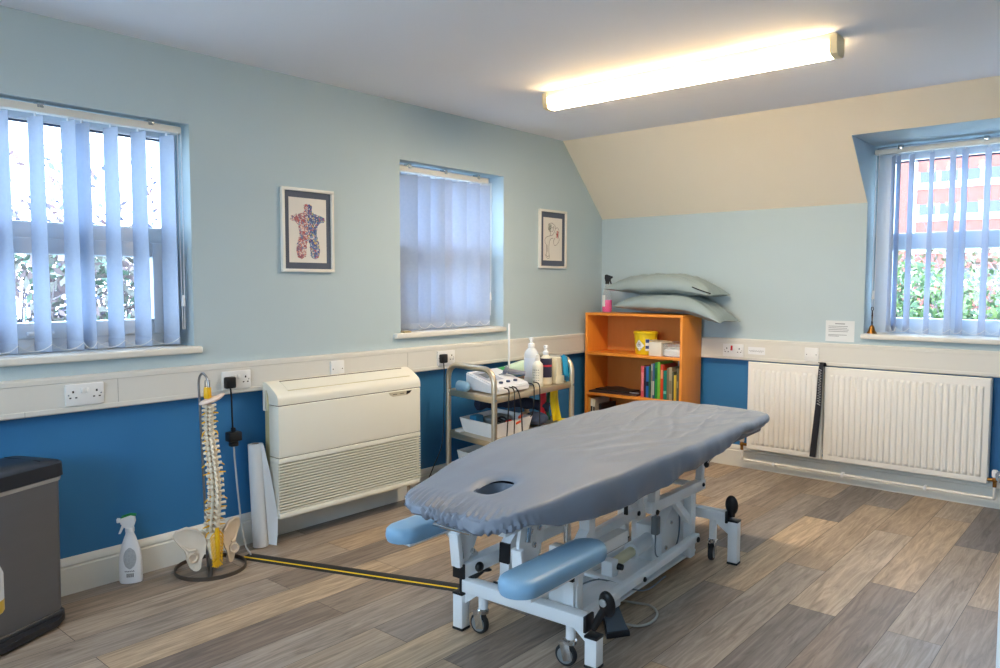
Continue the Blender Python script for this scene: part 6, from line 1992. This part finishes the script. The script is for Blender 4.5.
shrub('bright green bush towards the right of the dormer window', (2.8, 5.4, -0.5), 0.9, 0.8, 2.05, 5000, GB, 0.055, 0.0, 11)
# office block far away
def brick_material():
    m = bpy.data.materials.new('red_brick'); m.use_nodes = True
    nt = m.node_tree; b = nt.nodes['Principled BSDF']
    tc = nt.nodes.new('ShaderNodeTexCoord'); mp = nt.nodes.new('ShaderNodeMapping'); mp.inputs['Rotation'].default_value = (PI / 2, 0, 0)
    br = nt.nodes.new('ShaderNodeTexBrick'); br.inputs['Scale'].default_value = 3
    br.inputs['Color1'].default_value = (*lin((132, 58, 48)), 1); br.inputs['Color2'].default_value = (*lin((142, 68, 56)), 1); br.inputs['Mortar'].default_value = (*lin((132, 96, 86)), 1)
    nt.links.new(tc.outputs['Object'], mp.inputs['Vector']); nt.links.new(mp.outputs['Vector'], br.inputs['Vector']); nt.links.new(br.outputs['Color'], b.inputs['Base Color'])
    b.inputs['Roughness'].default_value = 0.8
    return m
M_brick = brick_material()
bt = thing('office_block', 'red brick block with white bands seen far off through the dormer window', 'building', (0.0, 62.0, -0.5))
BX, BY = -12.6, 58.0
mb = MB(); mb.box((BX, BY, -0.5), (14, BY + 14, 20.5)); part(bt, 'wall', mb, M_brick)
M_bandw = mat('render_white', (236, 238, 240), 0.7)
for k in range(9):
    z = 1.2 + k * 2.35
    mb = MB(); mb.box((BX + 2.0, BY - 0.12, z), (14, BY + 0.05, z + 0.45)); part(bt, 'white_band', mb, M_bandw)
    mb = MB(); mb.box((BX + 2.0, BY - 0.10, z + 0.45), (14, BY + 0.05, z + 1.25)); wn = part(bt, 'window_strip', mb, mat('far_glass', (64, 70, 78), 0.2))
    mb = MB()
    for q in range(18): mb.box((BX + 2.0 + q * 1.35, BY - 0.16, z + 0.45), (BX + 2.25 + q * 1.35, BY - 0.09, z + 1.25))
    part(wn, 'window_mullion', mb, M_bandw)
mb = MB(); mb.box((BX - 0.1, BY - 0.2, -0.5), (BX + 0.55, BY + 0.1, 20.6)); part(bt, 'corner_pier', mb, M_bandw)
mb = MB(); mb.box((BX + 1.55, BY - 0.2, -0.5), (BX + 2.05, BY + 0.1, 20.6)); part(bt, 'corner_pier', mb, M_bandw)
t = thing('lamp_post', 'white lamp post standing between the bushes and the brick block', 'lamp post', (1.45, 16, -0.5))
mb = MB(); mb.cyl((1.45, 16, -0.5), (1.45, 16, 5.6), 0.07, 0.05); part(t, 'pole', mb, M_bandw)
mb = MB(); mb.cyl((1.45, 16, 5.55), (1.0, 15.8, 5.8), 0.04); mb.box((0.7, 15.65, 5.75), (1.05, 15.95, 5.87), 0.03); part(t, 'lantern', mb, M_bandw)

# ------------------------------------------------------------------ light
wd_ = bpy.data.worlds.new('World'); SC.world = wd_; wd_.use_nodes = True
nt = wd_.node_tree
bg = nt.nodes['Background']
tc = nt.nodes.new('ShaderNodeTexCoord'); sx = nt.nodes.new('ShaderNodeSeparateXYZ')
rp = nt.nodes.new('ShaderNodeValToRGB')
nt.links.new(tc.outputs['Generated'], sx.inputs[0]); nt.links.new(sx.outputs['Z'], rp.inputs['Fac'])
rp.color_ramp.elements[0].position = 0.0; rp.color_ramp.elements[0].color = (0.70, 0.84, 1.0, 1)
rp.color_ramp.elements[1].position = 0.6; rp.color_ramp.elements[1].color = (0.52, 0.73, 1.0, 1)
nt.links.new(rp.outputs['Color'], bg.inputs['Color'])
bg.inputs['Strength'].default_value = 3.8
def portal(name, loc, rot, sx_, sy_):
    l = bpy.data.lights.new(name, 'AREA'); l.shape = 'RECTANGLE'; l.size = sx_; l.size_y = sy_
    l.cycles.is_portal = True
    o = bpy.data.objects.new(name, l); COL.objects.link(o); o.location = loc; o.rotation_euler = rot
portal('window_daylight', (-0.27, -3.96, 1.485), (0, -PI / 2, 0), 1.0, 1.2)
portal('window_daylight', (-0.27, -1.65, 1.485), (0, -PI / 2, 0), 1.0, 0.92)
portal('window_daylight', (2.1, YF - 0.19, 1.5), (PI / 2, 0, 0), 2.4, 1.1)  # sampling portal of the added front window
portal('window_daylight', (2.55, 0.29, 1.55), (-PI / 2, 0, 0), 1.2, 1.2)

# ------------------------------------------------------------------ camera
f, pitch, roll, yaw = 761.5266, math.radians(-3.75281831), math.radians(0.08810131), math.radians(-40.85872909)
F = Vector((math.sin(yaw) * math.cos(pitch), math.cos(yaw) * math.cos(pitch), math.sin(pitch)))
R0 = Vector((math.cos(yaw), -math.sin(yaw), 0)); U0 = R0.cross(F)
Rv = R0 * math.cos(roll) + U0 * math.sin(roll); Uv = -R0 * math.sin(roll) + U0 * math.cos(roll)
cam = bpy.data.cameras.new('camera'); co = bpy.data.objects.new('camera', cam); COL.objects.link(co)
cam.sensor_width = 36.0; cam.lens = f / 1000 * 36.0
M = Matrix((Rv, Uv, -F)).transposed().to_4x4(); M.translation = Vector((3.3353, -5.0814, 1.27))
co.matrix_world = M
cam.clip_start = 0.02; cam.clip_end = 300
SC.camera = co
vs = SC.view_settings
vs.view_transform = 'Standard'; vs.look = 'None'; vs.gamma = 1.0; vs.use_curve_mapping = False
vs.exposure = 2.15
